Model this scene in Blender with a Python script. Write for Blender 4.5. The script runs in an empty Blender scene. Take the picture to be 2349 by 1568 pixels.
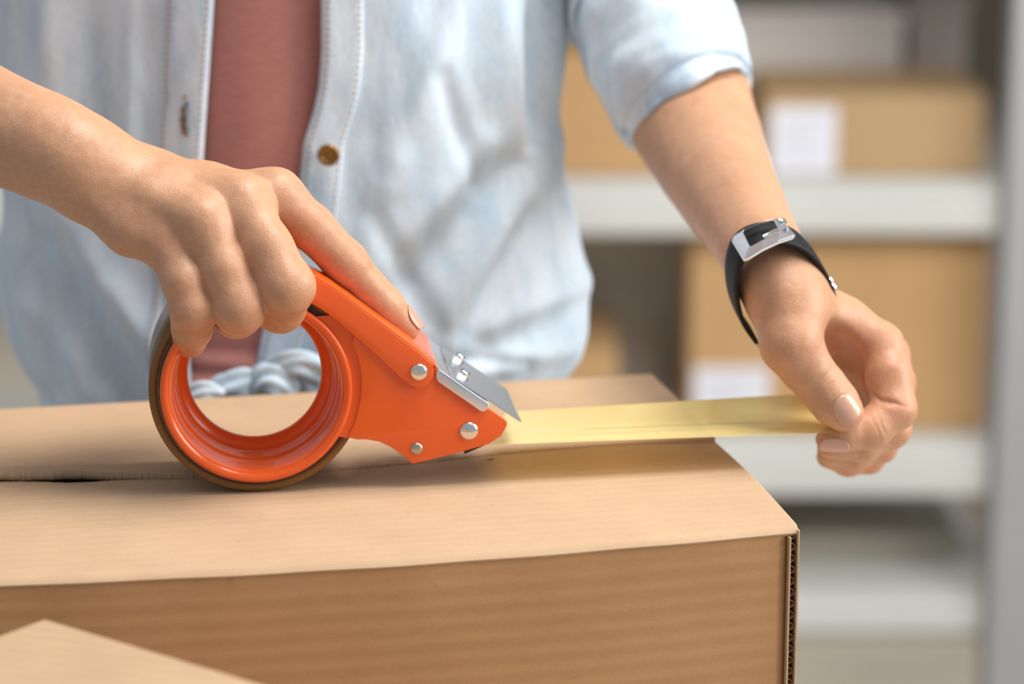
import bpy, bmesh, math, random
import numpy as np
from mathutils import Vector
from math import sin, cos, pi, radians as rad, sqrt

sc = bpy.context.scene
# ------------------------------------------------------------------ camera
PITCH = rad(14.5); FPX = 6525.0; CXP, CYP = 1174.5, 784.0
CAMP = np.array([0.0, 0.0, 1.39])
FW = np.array([0, cos(PITCH), -sin(PITCH)]); RT = np.array([1.0, 0, 0]); UP = np.array([0, sin(PITCH), cos(PITCH)])
cam = bpy.data.cameras.new('camera'); camo = bpy.data.objects.new('camera', cam)
sc.collection.objects.link(camo); sc.camera = camo
camo.location = CAMP; camo.rotation_euler = (pi / 2 - PITCH, 0, 0)
cam.sensor_width = 36; cam.lens = FPX / 2349 * 36
cam.clip_start = 0.05; cam.clip_end = 60
cam.dof.use_dof = True; cam.dof.focus_distance = 1.092; cam.dof.aperture_fstop = 6.6
cam.dof.aperture_blades = 0
# ------------------------------------------------------------------ world, lights, exposure
w = bpy.data.worlds.new('world'); sc.world = w; w.use_nodes = True
w.node_tree.nodes['Background'].inputs[0].default_value = (0.76, 0.87, 1.0, 1)
w.node_tree.nodes['Background'].inputs[1].default_value = 0.43
def area(name, loc, target, sx, sy, power, col):
    l = bpy.data.lights.new(name, 'AREA'); l.shape = 'RECTANGLE'; l.size = sx; l.size_y = sy
    l.energy = power; l.color = col
    o = bpy.data.objects.new(name, l); sc.collection.objects.link(o); o.location = loc
    o.rotation_euler = (Vector(target) - Vector(loc)).to_track_quat('-Z', 'Y').to_euler()
    return o
area('ceiling_softbox', (0.62, 1.10, 2.9), (0.0, 1.15, 1.05), 1.1, 0.8, 43, (1.0, 0.965, 0.92))
area('window_light', (2.6, 0.9, 2.1), (0.1, 1.3, 1.1), 1.6, 1.6, 74, (1.0, 0.985, 0.96))
area('rack_fill', (1.0, 2.1, 1.6), (0.7, 4.0, 0.55), 1.2, 0.5, 18, (1.0, 0.96, 0.9))  # unseen fill lamp added to brighten the rack
sc.view_settings.view_transform = 'Standard'; sc.view_settings.look = 'None'
sc.view_settings.gamma = 1; sc.view_settings.use_curve_mapping = False
sc.view_settings.exposure = 0.0

# ------------------------------------------------------------------ geometry helpers
def ray(px, py):
    return FW + RT * ((px - CXP) / FPX) + UP * ((CYP - py) / FPX)
def Pd(px, py, d): return CAMP + ray(px, py) * d
def Py(px, py, y):
    r = ray(px, py); return CAMP + r * (y / r[1])
def Pz(px, py, z):
    r = ray(px, py); return CAMP + r * ((z - CAMP[2]) / r[2])
def Pplane(px, py, p0, n):
    r = ray(px, py); return CAMP + r * (np.dot(p0 - CAMP, n) / np.dot(r, n))
def depth(p): return float(np.dot(np.asarray(p) - CAMP, FW))
def to_px(p):
    v = np.asarray(p) - CAMP; d = v @ FW
    return CXP + FPX * (v @ RT) / d, CYP - FPX * (v @ UP) / d

BOXZ = 1.05
def mesh_obj(name, V, F, mat=None, parent=None, smooth=True, loc=None):
    me = bpy.data.meshes.new(name)
    V = np.asarray(V, dtype=np.float32).reshape(-1, 3)
    if isinstance(F, np.ndarray):
        n, k = F.shape
        me.vertices.add(len(V)); me.vertices.foreach_set('co', V.ravel())
        me.loops.add(n * k); me.loops.foreach_set('vertex_index', F.astype(np.int32).ravel())
        me.polygons.add(n); me.polygons.foreach_set('loop_start', np.arange(0, n * k, k, dtype=np.int32))
        me.update(calc_edges=True); me.validate()
    else:
        me.from_pydata([tuple(map(float, v)) for v in V], [], [tuple(int(i) for i in f) for f in F]); me.update()
    if smooth: me.polygons.foreach_set('use_smooth', [True] * len(me.polygons))
    o = bpy.data.objects.new(name, me); sc.collection.objects.link(o)
    if mat: me.materials.append(mat)
    if parent: o.parent = parent
    return o
def empty(name, loc=(0, 0, 0)):
    o = bpy.data.objects.new(name, None); sc.collection.objects.link(o)
    o.empty_display_size = 0.02
    return o
def tag(o, label=None, cat=None, group=None, kind=None):
    if label: o['label'] = label
    if cat: o['category'] = cat
    if group: o['group'] = group
    if kind: o['kind'] = kind
    return o
def bevel(o, w, seg=2, ang=35):
    m = o.modifiers.new('bevel', 'BEVEL'); m.width = w; m.segments = seg; m.limit_method = 'ANGLE'; m.angle_limit = rad(ang)
    m.harden_normals = False
    return o
def solid(o, t, off=-1):
    m = o.modifiers.new('solid', 'SOLIDIFY'); m.thickness = t; m.offset = off; return o
def box_vf(x0, x1, y0, y1, z0, z1):
    V = [(x, y, z) for x in (x0, x1) for y in (y0, y1) for z in (z0, z1)]
    F = [(0, 1, 3, 2), (4, 6, 7, 5), (0, 4, 5, 1), (2, 3, 7, 6), (0, 2, 6, 4), (1, 5, 7, 3)]
    return V, F
def add_box(name, b, mat, parent=None, bev=0, xf=None):
    V, F = box_vf(*b)
    if xf is not None: V = [xf(v) for v in V]
    o = mesh_obj(name, V, F, mat, parent, smooth=False)
    if bev: bevel(o, bev)
    return o
def grid_faces(nu, nv, wrap_u=False, wrap_v=False):
    F = []
    for i in range(nu if wrap_u else nu - 1):
        for j in range(nv if wrap_v else nv - 1):
            a = i * nv + j; b = ((i + 1) % nu) * nv + j
            c = ((i + 1) % nu) * nv + (j + 1) % nv; d = i * nv + (j + 1) % nv
            F.append((a, b, c, d))
    return np.array(F)
def sweep(name, pts, rads, mat, parent=None, seg=12, flat=1.0, updir=(0, 0, 1), caps=True):
    """tube along pts; flat = ratio of the second half-axis"""
    pts = [np.asarray(p, float) for p in pts]; n = len(pts); V = []
    if np.isscalar(rads): rads = [rads] * n
    for i in range(n):
        t = pts[min(i + 1, n - 1)] - pts[max(i - 1, 0)]; t /= np.linalg.norm(t)
        a = np.cross(t, np.asarray(updir, float)); a /= np.linalg.norm(a); b = np.cross(a, t)
        for k in range(seg):
            th = 2 * pi * k / seg
            V.append(pts[i] + rads[i] * (cos(th) * a + flat * sin(th) * b))
    F = [tuple(f) for f in grid_faces(n, seg, wrap_v=True)]
    if caps:
        F.append(tuple(range(seg))[::-1]); F.append(tuple((n - 1) * seg + k for k in range(seg)))
    return mesh_obj(name, V, F, mat, parent)
def catmull(P, m=8):
    P = [np.asarray(p, float) for p in P]; P = [2 * P[0] - P[1]] + P + [2 * P[-1] - P[-2]]; out = []
    for i in range(1, len(P) - 2):
        for k in range(m):
            t = k / m
            out.append(0.5 * ((2 * P[i]) + (-P[i - 1] + P[i + 1]) * t + (2 * P[i - 1] - 5 * P[i] + 4 * P[i + 1] - P[i + 2]) * t * t
                              + (-P[i - 1] + 3 * P[i] - 3 * P[i + 1] + P[i + 2]) * t ** 3))
    out.append(P[-2]); return out
_rng = np.random.RandomState(7); _tab = _rng.rand(64, 64, 64).astype(np.float32)
def vnoise(p):
    """smooth value noise in -1..1 for an (n,3) array"""
    p = np.asarray(p, float); i = np.floor(p).astype(int); f = p - i; f = f * f * (3 - 2 * f); r = 0
    for dx in (0, 1):
        for dy in (0, 1):
            for dz in (0, 1):
                wgt = (f[:, 0] if dx else 1 - f[:, 0]) * (f[:, 1] if dy else 1 - f[:, 1]) * (f[:, 2] if dz else 1 - f[:, 2])
                r = r + wgt * _tab[(i[:, 0] + dx) % 64, (i[:, 1] + dy) % 64, (i[:, 2] + dz) % 64]
    return r * 2 - 1

# ------------------------------------------------------------------ materials
class M:
    def __init__(s, name):
        s.m = bpy.data.materials.new(name); s.m.use_nodes = True; s.t = s.m.node_tree
        s.b = s.t.nodes['Principled BSDF']; s.out = s.t.nodes['Material Output']
        s.co = s.n('ShaderNodeTexCoord').outputs['Object']
    def n(s, t, **k):
        x = s.t.nodes.new(t)
        for a, v in k.items(): setattr(x, a, v)
        return x
    def l(s, a, b): s.t.links.new(a, b)
    def set(s, **k):
        for a, v in k.items():
            a = a.replace('_', ' ')
            i = s.b.inputs[a]; i.default_value = (*v, 1) if isinstance(v, tuple) and len(v) == 3 and i.type == 'RGBA' else v
        return s
    def mapping(s, scale, rot=(0, 0, 0), src=None):
        m = s.n('ShaderNodeMapping'); s.l(src or s.co, m.inputs[0])
        m.inputs['Scale'].default_value = scale; m.inputs['Rotation'].default_value = rot; return m.outputs[0]
    def noise(s, scale, detail=3, rough=0.5, vec=None, dist=0):
        x = s.n('ShaderNodeTexNoise'); x.inputs['Scale'].default_value = scale; x.inputs['Detail'].default_value = detail
        x.inputs['Roughness'].default_value = rough; x.inputs['Distortion'].default_value = dist
        s.l(vec or s.co, x.inputs['Vector']); return x.outputs['Fac']
    def ramp(s, fac, stops):
        x = s.n('ShaderNodeValToRGB'); e = x.color_ramp.elements
        while len(e) < len(stops): e.new(0.5)
        for q, (p, c) in zip(e, stops): q.position = p; q.color = (*c, 1) if len(c) == 3 else c
        s.l(fac, x.inputs[0]); return x.outputs[0]
    def mix(s, fac, a, b, mode='MIX'):
        x = s.n('ShaderNodeMix', data_type='RGBA', blend_type=mode)
        for sock, v in ((x.inputs[0], fac), (x.inputs[6], a), (x.inputs[7], b)):
            if isinstance(v, (int, float)): sock.default_value = v
            elif isinstance(v, tuple): sock.default_value = (*v, 1)
            else: s.l(v, sock)
        return x.outputs[2]
    def math(s, op, a, b=0.0):
        x = s.n('ShaderNodeMath', operation=op)
        for i, v in enumerate((a, b)):
            if isinstance(v, (int, float)): x.inputs[i].default_value = v
            else: s.l(v, x.inputs[i])
        return x.outputs[0]
    def color(s, c): s.l(c, s.b.inputs['Base Color']); return s
    def bump(s, h, strength=0.5, dist=0.001, prev=None):
        x = s.n('ShaderNodeBump'); x.inputs['Strength'].default_value = strength; x.inputs['Distance'].default_value = dist
        s.l(h, x.inputs['Height'])
        if prev: s.l(prev, x.inputs['Normal'])
        s.l(x.outputs[0], s.b.inputs['Normal']); return x.outputs[0]

def cardboard(name, base, rot_z=0.0, flute=0.0068, vertical=False, contrast=1.0):
    """kraft paper over corrugation; ridges run along the rotated x axis"""
    m = M(name); k = m.mapping((1, 1, 1), (0, 0, -rot_z))
    sep = m.n('ShaderNodeSeparateXYZ'); m.l(k, sep.inputs[0])
    acr = sep.outputs[2] if vertical else sep.outputs[1]
    wob = m.noise(14, 2, vec=k)
    ph = m.math('ADD', m.math('MULTIPLY', acr, 2 * pi / flute), m.math('MULTIPLY', wob, 2.2))
    wv = m.math('SINE', ph)
    fib = m.noise(1, 4, 0.6, vec=m.mapping((300, 1600, 1600), (0, 0, -rot_z)))
    grain = m.noise(1400, 3, 0.7); mott = m.noise(28, 4, 0.6)
    line = m.noise(1, 3, 0.6, vec=m.mapping((16, 520, 520), (0, 0, -rot_z)))
    dk = tuple(c * f for c, f in zip(base, (0.80, 0.74, 0.68))); lt = tuple(min(1, c * f) for c, f in zip(base, (1.10, 1.10, 1.12)))
    c = m.ramp(mott, [(0.3, tuple(x * .93 for x in base)), (0.7, lt)])
    c = m.mix(m.math('MULTIPLY', m.ramp(line, [(0.50, (0, 0, 0)), (0.72, (1, 1, 1))]), 0.35 * contrast), c, dk)
    c = m.mix(m.math('MULTIPLY', m.math('POWER', m.math('MULTIPLY', m.math('ADD', wv, 1.0), 0.5), 3.0), 0.22 * contrast), c, dk)
    c = m.mix(0.28, c, m.ramp(grain, [(0.3, dk), (0.7, lt)]))
    c = m.mix(m.ramp(m.noise(170, 2, 0.5), [(0.70, (0, 0, 0)), (0.76, (0.5, 0.5, 0.5))]), c, dk)
    m.color(c); m.set(Roughness=0.78, Specular_IOR_Level=0.25)
    b1 = m.bump(wv, 0.55 * contrast, 0.00022)
    m.bump(m.math('ADD', grain, fib), 0.35, 0.00012, b1)
    return m.m
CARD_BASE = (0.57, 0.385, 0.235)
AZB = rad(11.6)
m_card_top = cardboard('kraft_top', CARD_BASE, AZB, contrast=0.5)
m_card_shaded = cardboard('kraft_front_shaded', (0.50, 0.27, 0.118), AZB, vertical=True, flute=0.0072, contrast=0.6)  # same card, darker base: shade of the upright faces put into the colour
m_card_fore = cardboard('kraft_fore', (0.54, 0.37, 0.22), rad(-20))
def plain(name, col, rough=0.5, noise=0.0, scale=40, **k):
    m = M(name); m.set(Base_Color=col, Roughness=rough, **k)
    if noise:
        nn = m.noise(scale, 4, 0.6)
        m.color(m.ramp(nn, [(0.3, tuple(c * (1 - noise) for c in col)), (0.7, tuple(min(1, c * (1 + noise)) for c in col))]))
    return m.m
m_flute = plain('fluting_paper', (0.24, 0.13, 0.08), 0.85, 0.2, 900)
m_liner = plain('liner_edge', (0.62, 0.44, 0.27), 0.8, 0.1, 900)
m_inner = plain('kraft_inside_shade', (0.16, 0.09, 0.05), 0.9, 0.2, 300)  # near-black kraft: shade inside slit and fluting put into the colour
def orange():
    m = M('orange_paint')
    g = m.noise(60, 3, 0.5)
    c = m.ramp(g, [(0.3, (0.88, 0.112, 0.010)), (0.7, (0.92, 0.13, 0.013))])
    spk = m.noise(900, 2, 0.4)
    c = m.mix(m.ramp(spk, [(0.77, (0, 0, 0)), (0.80, (0.6, 0.6, 0.6))]), c, (0.35, 0.05, 0.02))
    m.color(c)
    m.set(Roughness=0.26, Specular_IOR_Level=0.5, Coat_Weight=0.35, Coat_Roughness=0.08)
    m.bump(m.noise(300, 2, 0.5), 0.12, 0.0002)
    return m.m
m_orange = orange()
def metal(name, col, rough, brushed=False):
    m = M(name); m.set(Base_Color=col, Metallic=1.0, Roughness=rough)
    if brushed:
        m.bump(m.noise(1, 3, 0.6, vec=m.mapping((200, 2400, 200))), 0.2, 0.0001)
    else: m.bump(m.noise(500, 2), 0.08, 0.0001)
    return m.m
m_steel = metal('satin_steel', (0.80, 0.82, 0.84), 0.38, True)
m_rivet = metal('rivet_zinc', (0.80, 0.78, 0.73), 0.22)
m_rivet2 = metal('aged_rivet', (0.50, 0.46, 0.36), 0.35)
m_blade = metal('blade_steel', (0.68, 0.72, 0.76), 0.36, True)
m_chrome = metal('chrome', (0.82, 0.82, 0.84), 0.24)
m_satin = metal('satin_silver', (0.78, 0.79, 0.80), 0.3)
m_brass = metal('antique_brass', (0.36, 0.19, 0.06), 0.32)
m_engrave = plain('engraving', (0.20, 0.22, 0.23), 0.5)
def tape_roll_mat():
    m = M('tape_roll'); m.set(Roughness=0.2, Specular_IOR_Level=0.55, Subsurface_Weight=0.1)
    sep = m.n('ShaderNodeSeparateXYZ'); m.l(m.co, sep.inputs[0])
    r = m.math('SQRT', m.math('ADD', m.math('POWER', sep.outputs[0], 2.0), m.math('POWER', sep.outputs[2], 2.0)))
    x = m.n('ShaderNodeCombineXYZ'); m.l(m.math('MULTIPLY', r, 900.0), x.inputs[0])
    nz = m.noise(1.0, 3, 0.7, vec=x.outputs[0])
    c = m.ramp(nz, [(0.3, (0.07, 0.026, 0.004)), (0.5, (0.22, 0.10, 0.014)), (0.62, (0.11, 0.045, 0.007)), (0.75, (0.40, 0.20, 0.04))])
    m.color(c); m.bump(nz, 0.25, 0.0002)
    return m.m
m_roll = tape_roll_mat()
m_core = plain('roll_core', (0.13, 0.085, 0.07), 0.35, 0.25, 500)
def tape_mat():
    m = M('tape_film'); t = m.t; t.nodes.remove(m.b)
    tr = m.n('ShaderNodeBsdfTransparent'); tr.inputs[0].default_value = (1.0, 0.74, 0.17, 1)
    df = m.n('ShaderNodeBsdfDiffuse'); df.inputs[0].default_value = (1.0, 0.83, 0.37, 1)
    tl = m.n('ShaderNodeBsdfTranslucent'); tl.inputs[0].default_value = (1.0, 0.80, 0.27, 1)
    gl = m.n('ShaderNodeBsdfGlossy'); gl.inputs[0].default_value = (1, 0.99, 0.95, 1); gl.inputs['Roughness'].default_value = 0.10
    a = m.n('ShaderNodeMixShader'); a.inputs[0].default_value = 0.12; m.l(df.outputs[0], a.inputs[1]); m.l(tl.outputs[0], a.inputs[2])
    b = m.n('ShaderNodeMixShader'); b.inputs[0].default_value = 0.24; m.l(a.outputs[0], b.inputs[1]); m.l(tr.outputs[0], b.inputs[2])
    fr = m.n('ShaderNodeFresnel'); fr.inputs[0].default_value = 1.5
    c = m.n('ShaderNodeMixShader'); m.l(m.math('ADD', m.math('MULTIPLY', fr.outputs[0], 0.9), 0.02), c.inputs[0])
    m.l(b.outputs[0], c.inputs[1]); m.l(gl.outputs[0], c.inputs[2]); m.l(c.outputs[0], m.out.inputs[0])
    bp = m.n('ShaderNodeBump'); bp.inputs['Strength'].default_value = 0.25; bp.inputs['Distance'].default_value = 0.0006
    m.l(m.noise(1, 2, 0.5, vec=m.mapping((9, 160, 160), (0, 0, rad(-9)))), bp.inputs['Height'])
    m.l(bp.outputs[0], gl.inputs['Normal'])
    return m.m
m_tape = tape_mat()
def skin_mat():
    m = M('skin')
    at = m.n('ShaderNodeAttribute'); at.attribute_name = 'flush'
    n1 = m.noise(45, 4, 0.6); n2 = m.noise(400, 3, 0.6)
    c = m.ramp(n1, [(0.3, (0.55, 0.285, 0.155)), (0.7, (0.62, 0.335, 0.19))])
    c = m.mix(m.math('MULTIPLY', at.outputs['Fac'], 0.75), c, (0.62, 0.20, 0.105))
    c = m.mix(0.14, c, m.ramp(n2, [(0.35, (0.45, 0.22, 0.13)), (0.65, (0.74, 0.46, 0.31))]))
    m.color(c)
    m.set(Roughness=0.42, Specular_IOR_Level=0.42, Subsurface_Weight=0.35, Subsurface_Scale=0.004, Subsurface_Radius=(1.0, 0.35, 0.18))
    v = m.n('ShaderNodeTexVoronoi', feature='DISTANCE_TO_EDGE'); v.inputs['Scale'].default_value = 950
    m.l(m.mapping((1, 1, 1)), v.inputs['Vector'])
    b = m.bump(v.outputs['Distance'], 0.35, 0.0003)
    m.bump(m.noise(260, 5, 0.65), 0.4, 0.0006, b)
    return m.m
m_skin = skin_mat()
m_nail = M('nail').set(Base_Color=(0.64, 0.345, 0.235), Roughness=0.25, Subsurface_Weight=0.2, Subsurface_Scale=0.003, Coat_Weight=0.3).m
def denim(name, lo, mid, hi, spread=0.22):
    m = M(name)
    wash = m.noise(1, 4, 0.6, vec=m.mapping((46, 46, 16)), dist=0.4)
    fine = m.noise(1, 3, 0.7, vec=m.mapping((900, 900, 260)))
    big = m.noise(7, 3, 0.5)
    c = m.ramp(wash, [(0.5 - spread, lo), (0.5, mid), (0.5 + spread, hi)])
    c = m.mix(0.35, c, m.ramp(fine, [(0.3, lo), (0.7, hi)]))
    c = m.mix(0.25, c, m.ramp(big, [(0.35, lo), (0.65, hi)]))
    m.color(c); m.set(Roughness=0.9, Specular_IOR_Level=0.15, Sheen_Weight=0.15)
    b = m.bump(fine, 0.25, 0.0004)
    m.bump(m.noise(1, 3, 0.6, vec=m.mapping((150, 150, 60))), 0.35, 0.0012, b)
    return m.m
m_denim = denim('washed_denim', (0.38, 0.54, 0.68), (0.70, 0.80, 0.88), (0.92, 0.95, 0.97))
m_placket = denim('placket_denim', (0.30, 0.46, 0.62), (0.70, 0.79, 0.86), (0.92, 0.95, 0.97), 0.13)
m_thread = plain('tan_thread', (0.40, 0.20, 0.08), 0.8)
m_thread2 = plain('rust_thread', (0.38, 0.12, 0.03), 0.8)
def knit():
    m = M('rose_knit'); f = m.noise(1, 3, 0.6, vec=m.mapping((120, 120, 1500)))
    c = m.ramp(f, [(0.3, (0.47, 0.185, 0.155)), (0.7, (0.58, 0.25, 0.21))])
    m.color(c); m.set(Roughness=0.85, Specular_IOR_Level=0.2, Sheen_Weight=0.2)
    m.bump(f, 0.3, 0.0004); return m.m
m_knit = knit()
m_trouser = plain('dark_trouser', (0.012, 0.013, 0.016), 0.8, 0.2)
def leather():
    m = M('black_leather'); f = m.noise(1, 3, 0.6, vec=m.mapping((500, 500, 500)))
    m.color(m.ramp(f, [(0.3, (0.006, 0.006, 0.007)), (0.7, (0.012, 0.011, 0.011))]))
    m.set(Roughness=0.6, Specular_IOR_Level=0.3); m.bump(f, 0.5, 0.0004); return m.m
m_leather = leather()
m_wall = plain('wall_paint', (0.42, 0.385, 0.35), 0.9, 0.03, 3)
m_floor = plain('floor_vinyl', (0.50, 0.44, 0.35), 0.6, 0.06, 3)
m_rack = plain('rack_enamel', (0.66, 0.66, 0.62), 0.5, 0.03, 5)
m_post = plain('post_enamel', (0.27, 0.27, 0.275), 0.45, 0.03, 5)
m_label = plain('label_paper', (0.80, 0.80, 0.86), 0.7)
m_print = plain('label_print', (0.55, 0.55, 0.62), 0.7)
m_bcard = plain('rack_kraft', (0.55, 0.33, 0.15), 0.85, 0.05, 8)
m_bcard2 = plain('rack_kraft_pale', (0.50, 0.33, 0.17), 0.85, 0.05, 8)
m_seal = plain('rack_seal', (0.45, 0.28, 0.13), 0.4)
m_grey = plain('grey_bin', (0.55, 0.48, 0.40), 0.7, 0.05, 5)
m_tabletop = plain('table_top', (0.60, 0.57, 0.52), 0.5, 0.05, 6)

# ------------------------------------------------------------------ setting
tag(add_box('floor', (-3.5, 3.5, -0.5, 5.0, -0.05, 0.0), m_floor), kind='structure', label='beige vinyl floor')
tag(add_box('wall_back', (-3.5, 3.5, 4.62, 4.72, 0.0, 2.8), m_wall), kind='structure', label='grey-beige back wall')

# ------------------------------------------------------------------ storage rack behind
RY = 3.75                       # front plane of the rack
def RX(px, py=700, y=RY): return Py(px, py, y)[0]
def RZ(py, px=1800, y=RY): return Py(px, py, y)[2]
rack = empty('storage_rack')
tag(rack, 'pale enamelled metal storage rack standing behind the person', 'rack')
rx0, rx1 = RX(-1200), RX(2330)
sh_z = [(RZ(532), RZ(415)), (RZ(1128), RZ(1005)), (RZ(1445), RZ(1352)), (RZ(-190), RZ(-290))]
for zb, zt in sh_z:
    s = add_box('shelf', (rx0, rx1, RY, RY + 0.62, zt - 0.012, zt), m_rack, rack)
    V, F = [], []
    add_box('shelf_beam', (rx0, rx1, RY - 0.02, RY + 0.012, zb, zt - 0.0121), m_rack, s, 0.006)
for x in (rx0, RX(1330) - 1.6):
    pass
for x, y in ((rx0, RY - 0.03), (rx0, RY + 0.60), (rx1 + 0.12, RY + 0.60)):
    add_box('post', (x - 0.03, x + 0.03, y, y + 0.05, 0.0, 1.95), m_rack, rack, 0.004)
# the near upright of the rack end, closer to the camera at the right edge
ex0, ex1 = Py(2262, 1450, 3.0)[0], Py(2262, 1450, 3.0)[0] + 0.075
pst = add_box('post', (rx1 + 0.0, rx1 + 0.16, RY - 0.09, RY + 0.0, 0.0, 1.95), m_post, rack, 0.006)
V = []
tag(add_box('rack_upright_guard', (ex0, ex1, 3.0, 3.05, 0.0, 1.95), m_post, None, 0.006),
    'tall grey metal upright at the right edge of the picture', 'post')
# cartons on the shelves
def carton(px0, px1, pyt, shelf_i, mat, label, lab=None, dy=0.035, dep=0.22, group=None, tape=True):
    zt = sh_z[shelf_i][1]; y = RY + dy
    x0, x1 = Py(px0, pyt, y)[0], Py(px1, pyt, y)[0]; zz = Py(px0, pyt, y)[2]
    e = empty('carton'); e.location = ((x0 + x1) / 2, y + dep / 2, zt)
    L = e.location; 
    def part(nm, b, m, bev=0.0, par=e):
        V, F = box_vf(*b); V = [(v[0] - L[0], v[1] - L[1], v[2] - L[2]) for v in V]
        o = mesh_obj(nm, V, F, m, par, smooth=False)
        if bev: bevel(o, bev)
        return o
    part('carton_body', (x0, x1, y, y + dep, zt + 0.0005, zz - 0.004), mat, 0.004)
    mid = y + dep / 2
    part('top_flap', (x0 + 0.001, x1 - 0.001, y + 0.001, mid - 0.001, zz - 0.004, zz), mat, 0.001)
    part('top_flap', (x0 + 0.001, x1 - 0.001, mid + 0.001, y + dep - 0.001, zz - 0.004, zz), mat, 0.001)
    part('sealing_tape', (x0 + 0.002, x1 - 0.002, mid - 0.025, mid + 0.025, zz, zz + 0.0006), m_seal)
    if lab:
        a = Py(lab[0], lab[1], y); b = Py(lab[2], lab[3], y)
        lb = part('paper_label', (a[0], b[0], y - 0.0015, y - 0.0001, max(b[2], zt + .004), a[2]), m_label)
        h = a[2] - max(b[2], zt + .004); wd = b[0] - a[0]
        for i in range(5):
            zq = a[2] - h * (0.2 + 0.14 * i)
            part('print_line', (a[0] + wd * 0.15, b[0] - wd * (0.15 + 0.12 * (i % 3)), y - 0.0018, y - 0.00151, zq - h * 0.02, zq + h * 0.02), m_print, par=lb)
    tag(e, label, 'box', group)
    return e
carton(1755, 2265, 215, 0, m_bcard2, 'wide low tan carton with white label on the upper shelf at right', (1770, 245, 1915, 398))
carton(1150, 1640, 120, 0, m_bcard, 'tan carton on the upper shelf partly hidden between torso and sleeve')
carton(1585, 2275, 545, 1, m_bcard, 'large brown carton with white label on the middle shelf behind the hand', (1592, 842, 1762, 975))
carton(1180, 1418, 800, 1, m_bcard, 'small tan carton on the middle shelf beside the shirt hem')
# made-up boxes in place of the lit wall above the low carton
def bin_(px0, px1, py0, sh, mat, name, label, cat, dy, dep, m2):
    zt = sh_z[sh][1]; y = RY + dy
    x0, x1 = Py(px0, py0, y)[0], Py(px1, py0, y)[0]; zz = Py(px0, py0, y)[2]
    e = empty(name); tag(e, label, cat)
    b = add_box('bin_body', (x0, x1, y, y + dep, zt + 0.0005, zz - 0.02), mat, e, 0.006)
    add_box('lid', (x0 - 0.004, x1 + 0.004, y - 0.004, y + dep + 0.004, zz - 0.02, zz), m2, e, 0.004)
    return e
m_white = plain('lit_wall_white', (0.62, 0.585, 0.555), 0.6, 0.02, 5)
m_taup = plain('wall_taupe', (0.33, 0.29, 0.26), 0.6, 0.03, 5)
m_olive = plain('gap_shade_olive', (0.085, 0.072, 0.05), 0.8, 0.05, 5)
bin_(1560, 2075, 25, 0, m_white, 'storage_bin', 'off-white box standing in for the lit wall behind the low tan carton', 'bin', 0.29, 0.25, m_white)
bin_(2090, 2222, -10, 0, m_taup, 'storage_bin', 'narrow taupe box standing in for the darker wall part at right', 'bin', 0.30, 0.24, m_taup)
bk = add_box('back_panel', (rx0, rx1 + 0.3, RY + 0.621, RY + 0.626, sh_z[0][1], 1.9), m_olive, rack)  # dark sheet painted for the shaded gap behind the upper shelf
add_box('back_panel', (rx0, rx1, RY + 0.29, RY + 0.295, sh_z[1][1], sh_z[0][0]), m_grey, rack)
add_box('back_panel', (rx0, rx1, RY + 0.50, RY + 0.505, sh_z[2][1], sh_z[1][0]), m_grey, rack)
# grey bins on the bottom shelf, low
bin_(1500, 2200, 1225, 2, plain('khaki_bin', (0.33, 0.30, 0.235), 0.7), 'storage_bin', 'low khaki storage bin on the bottom shelf', 'bin', 0.12, 0.3, plain('khaki_lid', (0.40, 0.37, 0.30), 0.6))

# ------------------------------------------------------------------ packing table
tb = empty('packing_table'); tag(tb, 'packing table under the large cardboard box', 'table')
add_box('tabletop', (-0.75, 0.42, 0.58, 1.20, 0.722, 0.75), m_tabletop, tb, 0.003)
for x in (-0.70, 0.37):
    for y in (0.63, 1.15):
        add_box('leg', (x - 0.02, x + 0.02, y - 0.02, y + 0.02, 0.0, 0.722), m_post, tb, 0.003)

# ------------------------------------------------------------------ main cardboard box
BR = Pz(1834, 1208, BOXZ)                      # front right top corner
UX = np.array([cos(AZB), sin(AZB), 0]); UN = np.array([-sin(AZB), cos(AZB), 0])
BW, BD, BH = 0.312, 0.228, 0.2995
def B(x, y, z): return BR + UX * x + UN * y + np.array([0, 0, z])      # x <= 0 leftwards, y away, z relative to the top
def Binv(p): q = np.asarray(p) - BR; return float(q @ UX), float(q @ UN)
main = empty('cardboard_box'); tag(main, 'large open-seamed brown cardboard box being taped shut on the table', 'box')
def fbulge(x, z):
    t = -x / BW
    return 0.0075 * np.sin(pi * np.clip(t, 0, 1)) * (1 - 0.3 * np.clip(-z / BH, 0, 1)) + 0.0003 * np.sin(x * 110) * np.exp(z / 0.02)
# seam polyline, in box coordinates
seam_px = [(-200, 1104), (0, 1099), (120, 1097), (200, 1094), (330, 1091), (460, 1090), (600, 1086), (780, 1075), (950, 1062), (1100, 1046), (1250, 1033), (1400, 1022), (1640, 1010)]
sm = np.array([Binv(Pz(a, b, BOXZ)) for a, b in seam_px]); sm = sm[np.argsort(sm[:, 0])]
def seam_y(x): return np.interp(x, sm[:, 0], sm[:, 1])
rnd = np.random.RandomState(3)
NX = 640
xs = np.linspace(-BW, -0.0002, NX)
jag = np.convolve(rnd.randn(NX + 8), np.ones(3) / 3, 'same')[4:-4] * 0.0003
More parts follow.
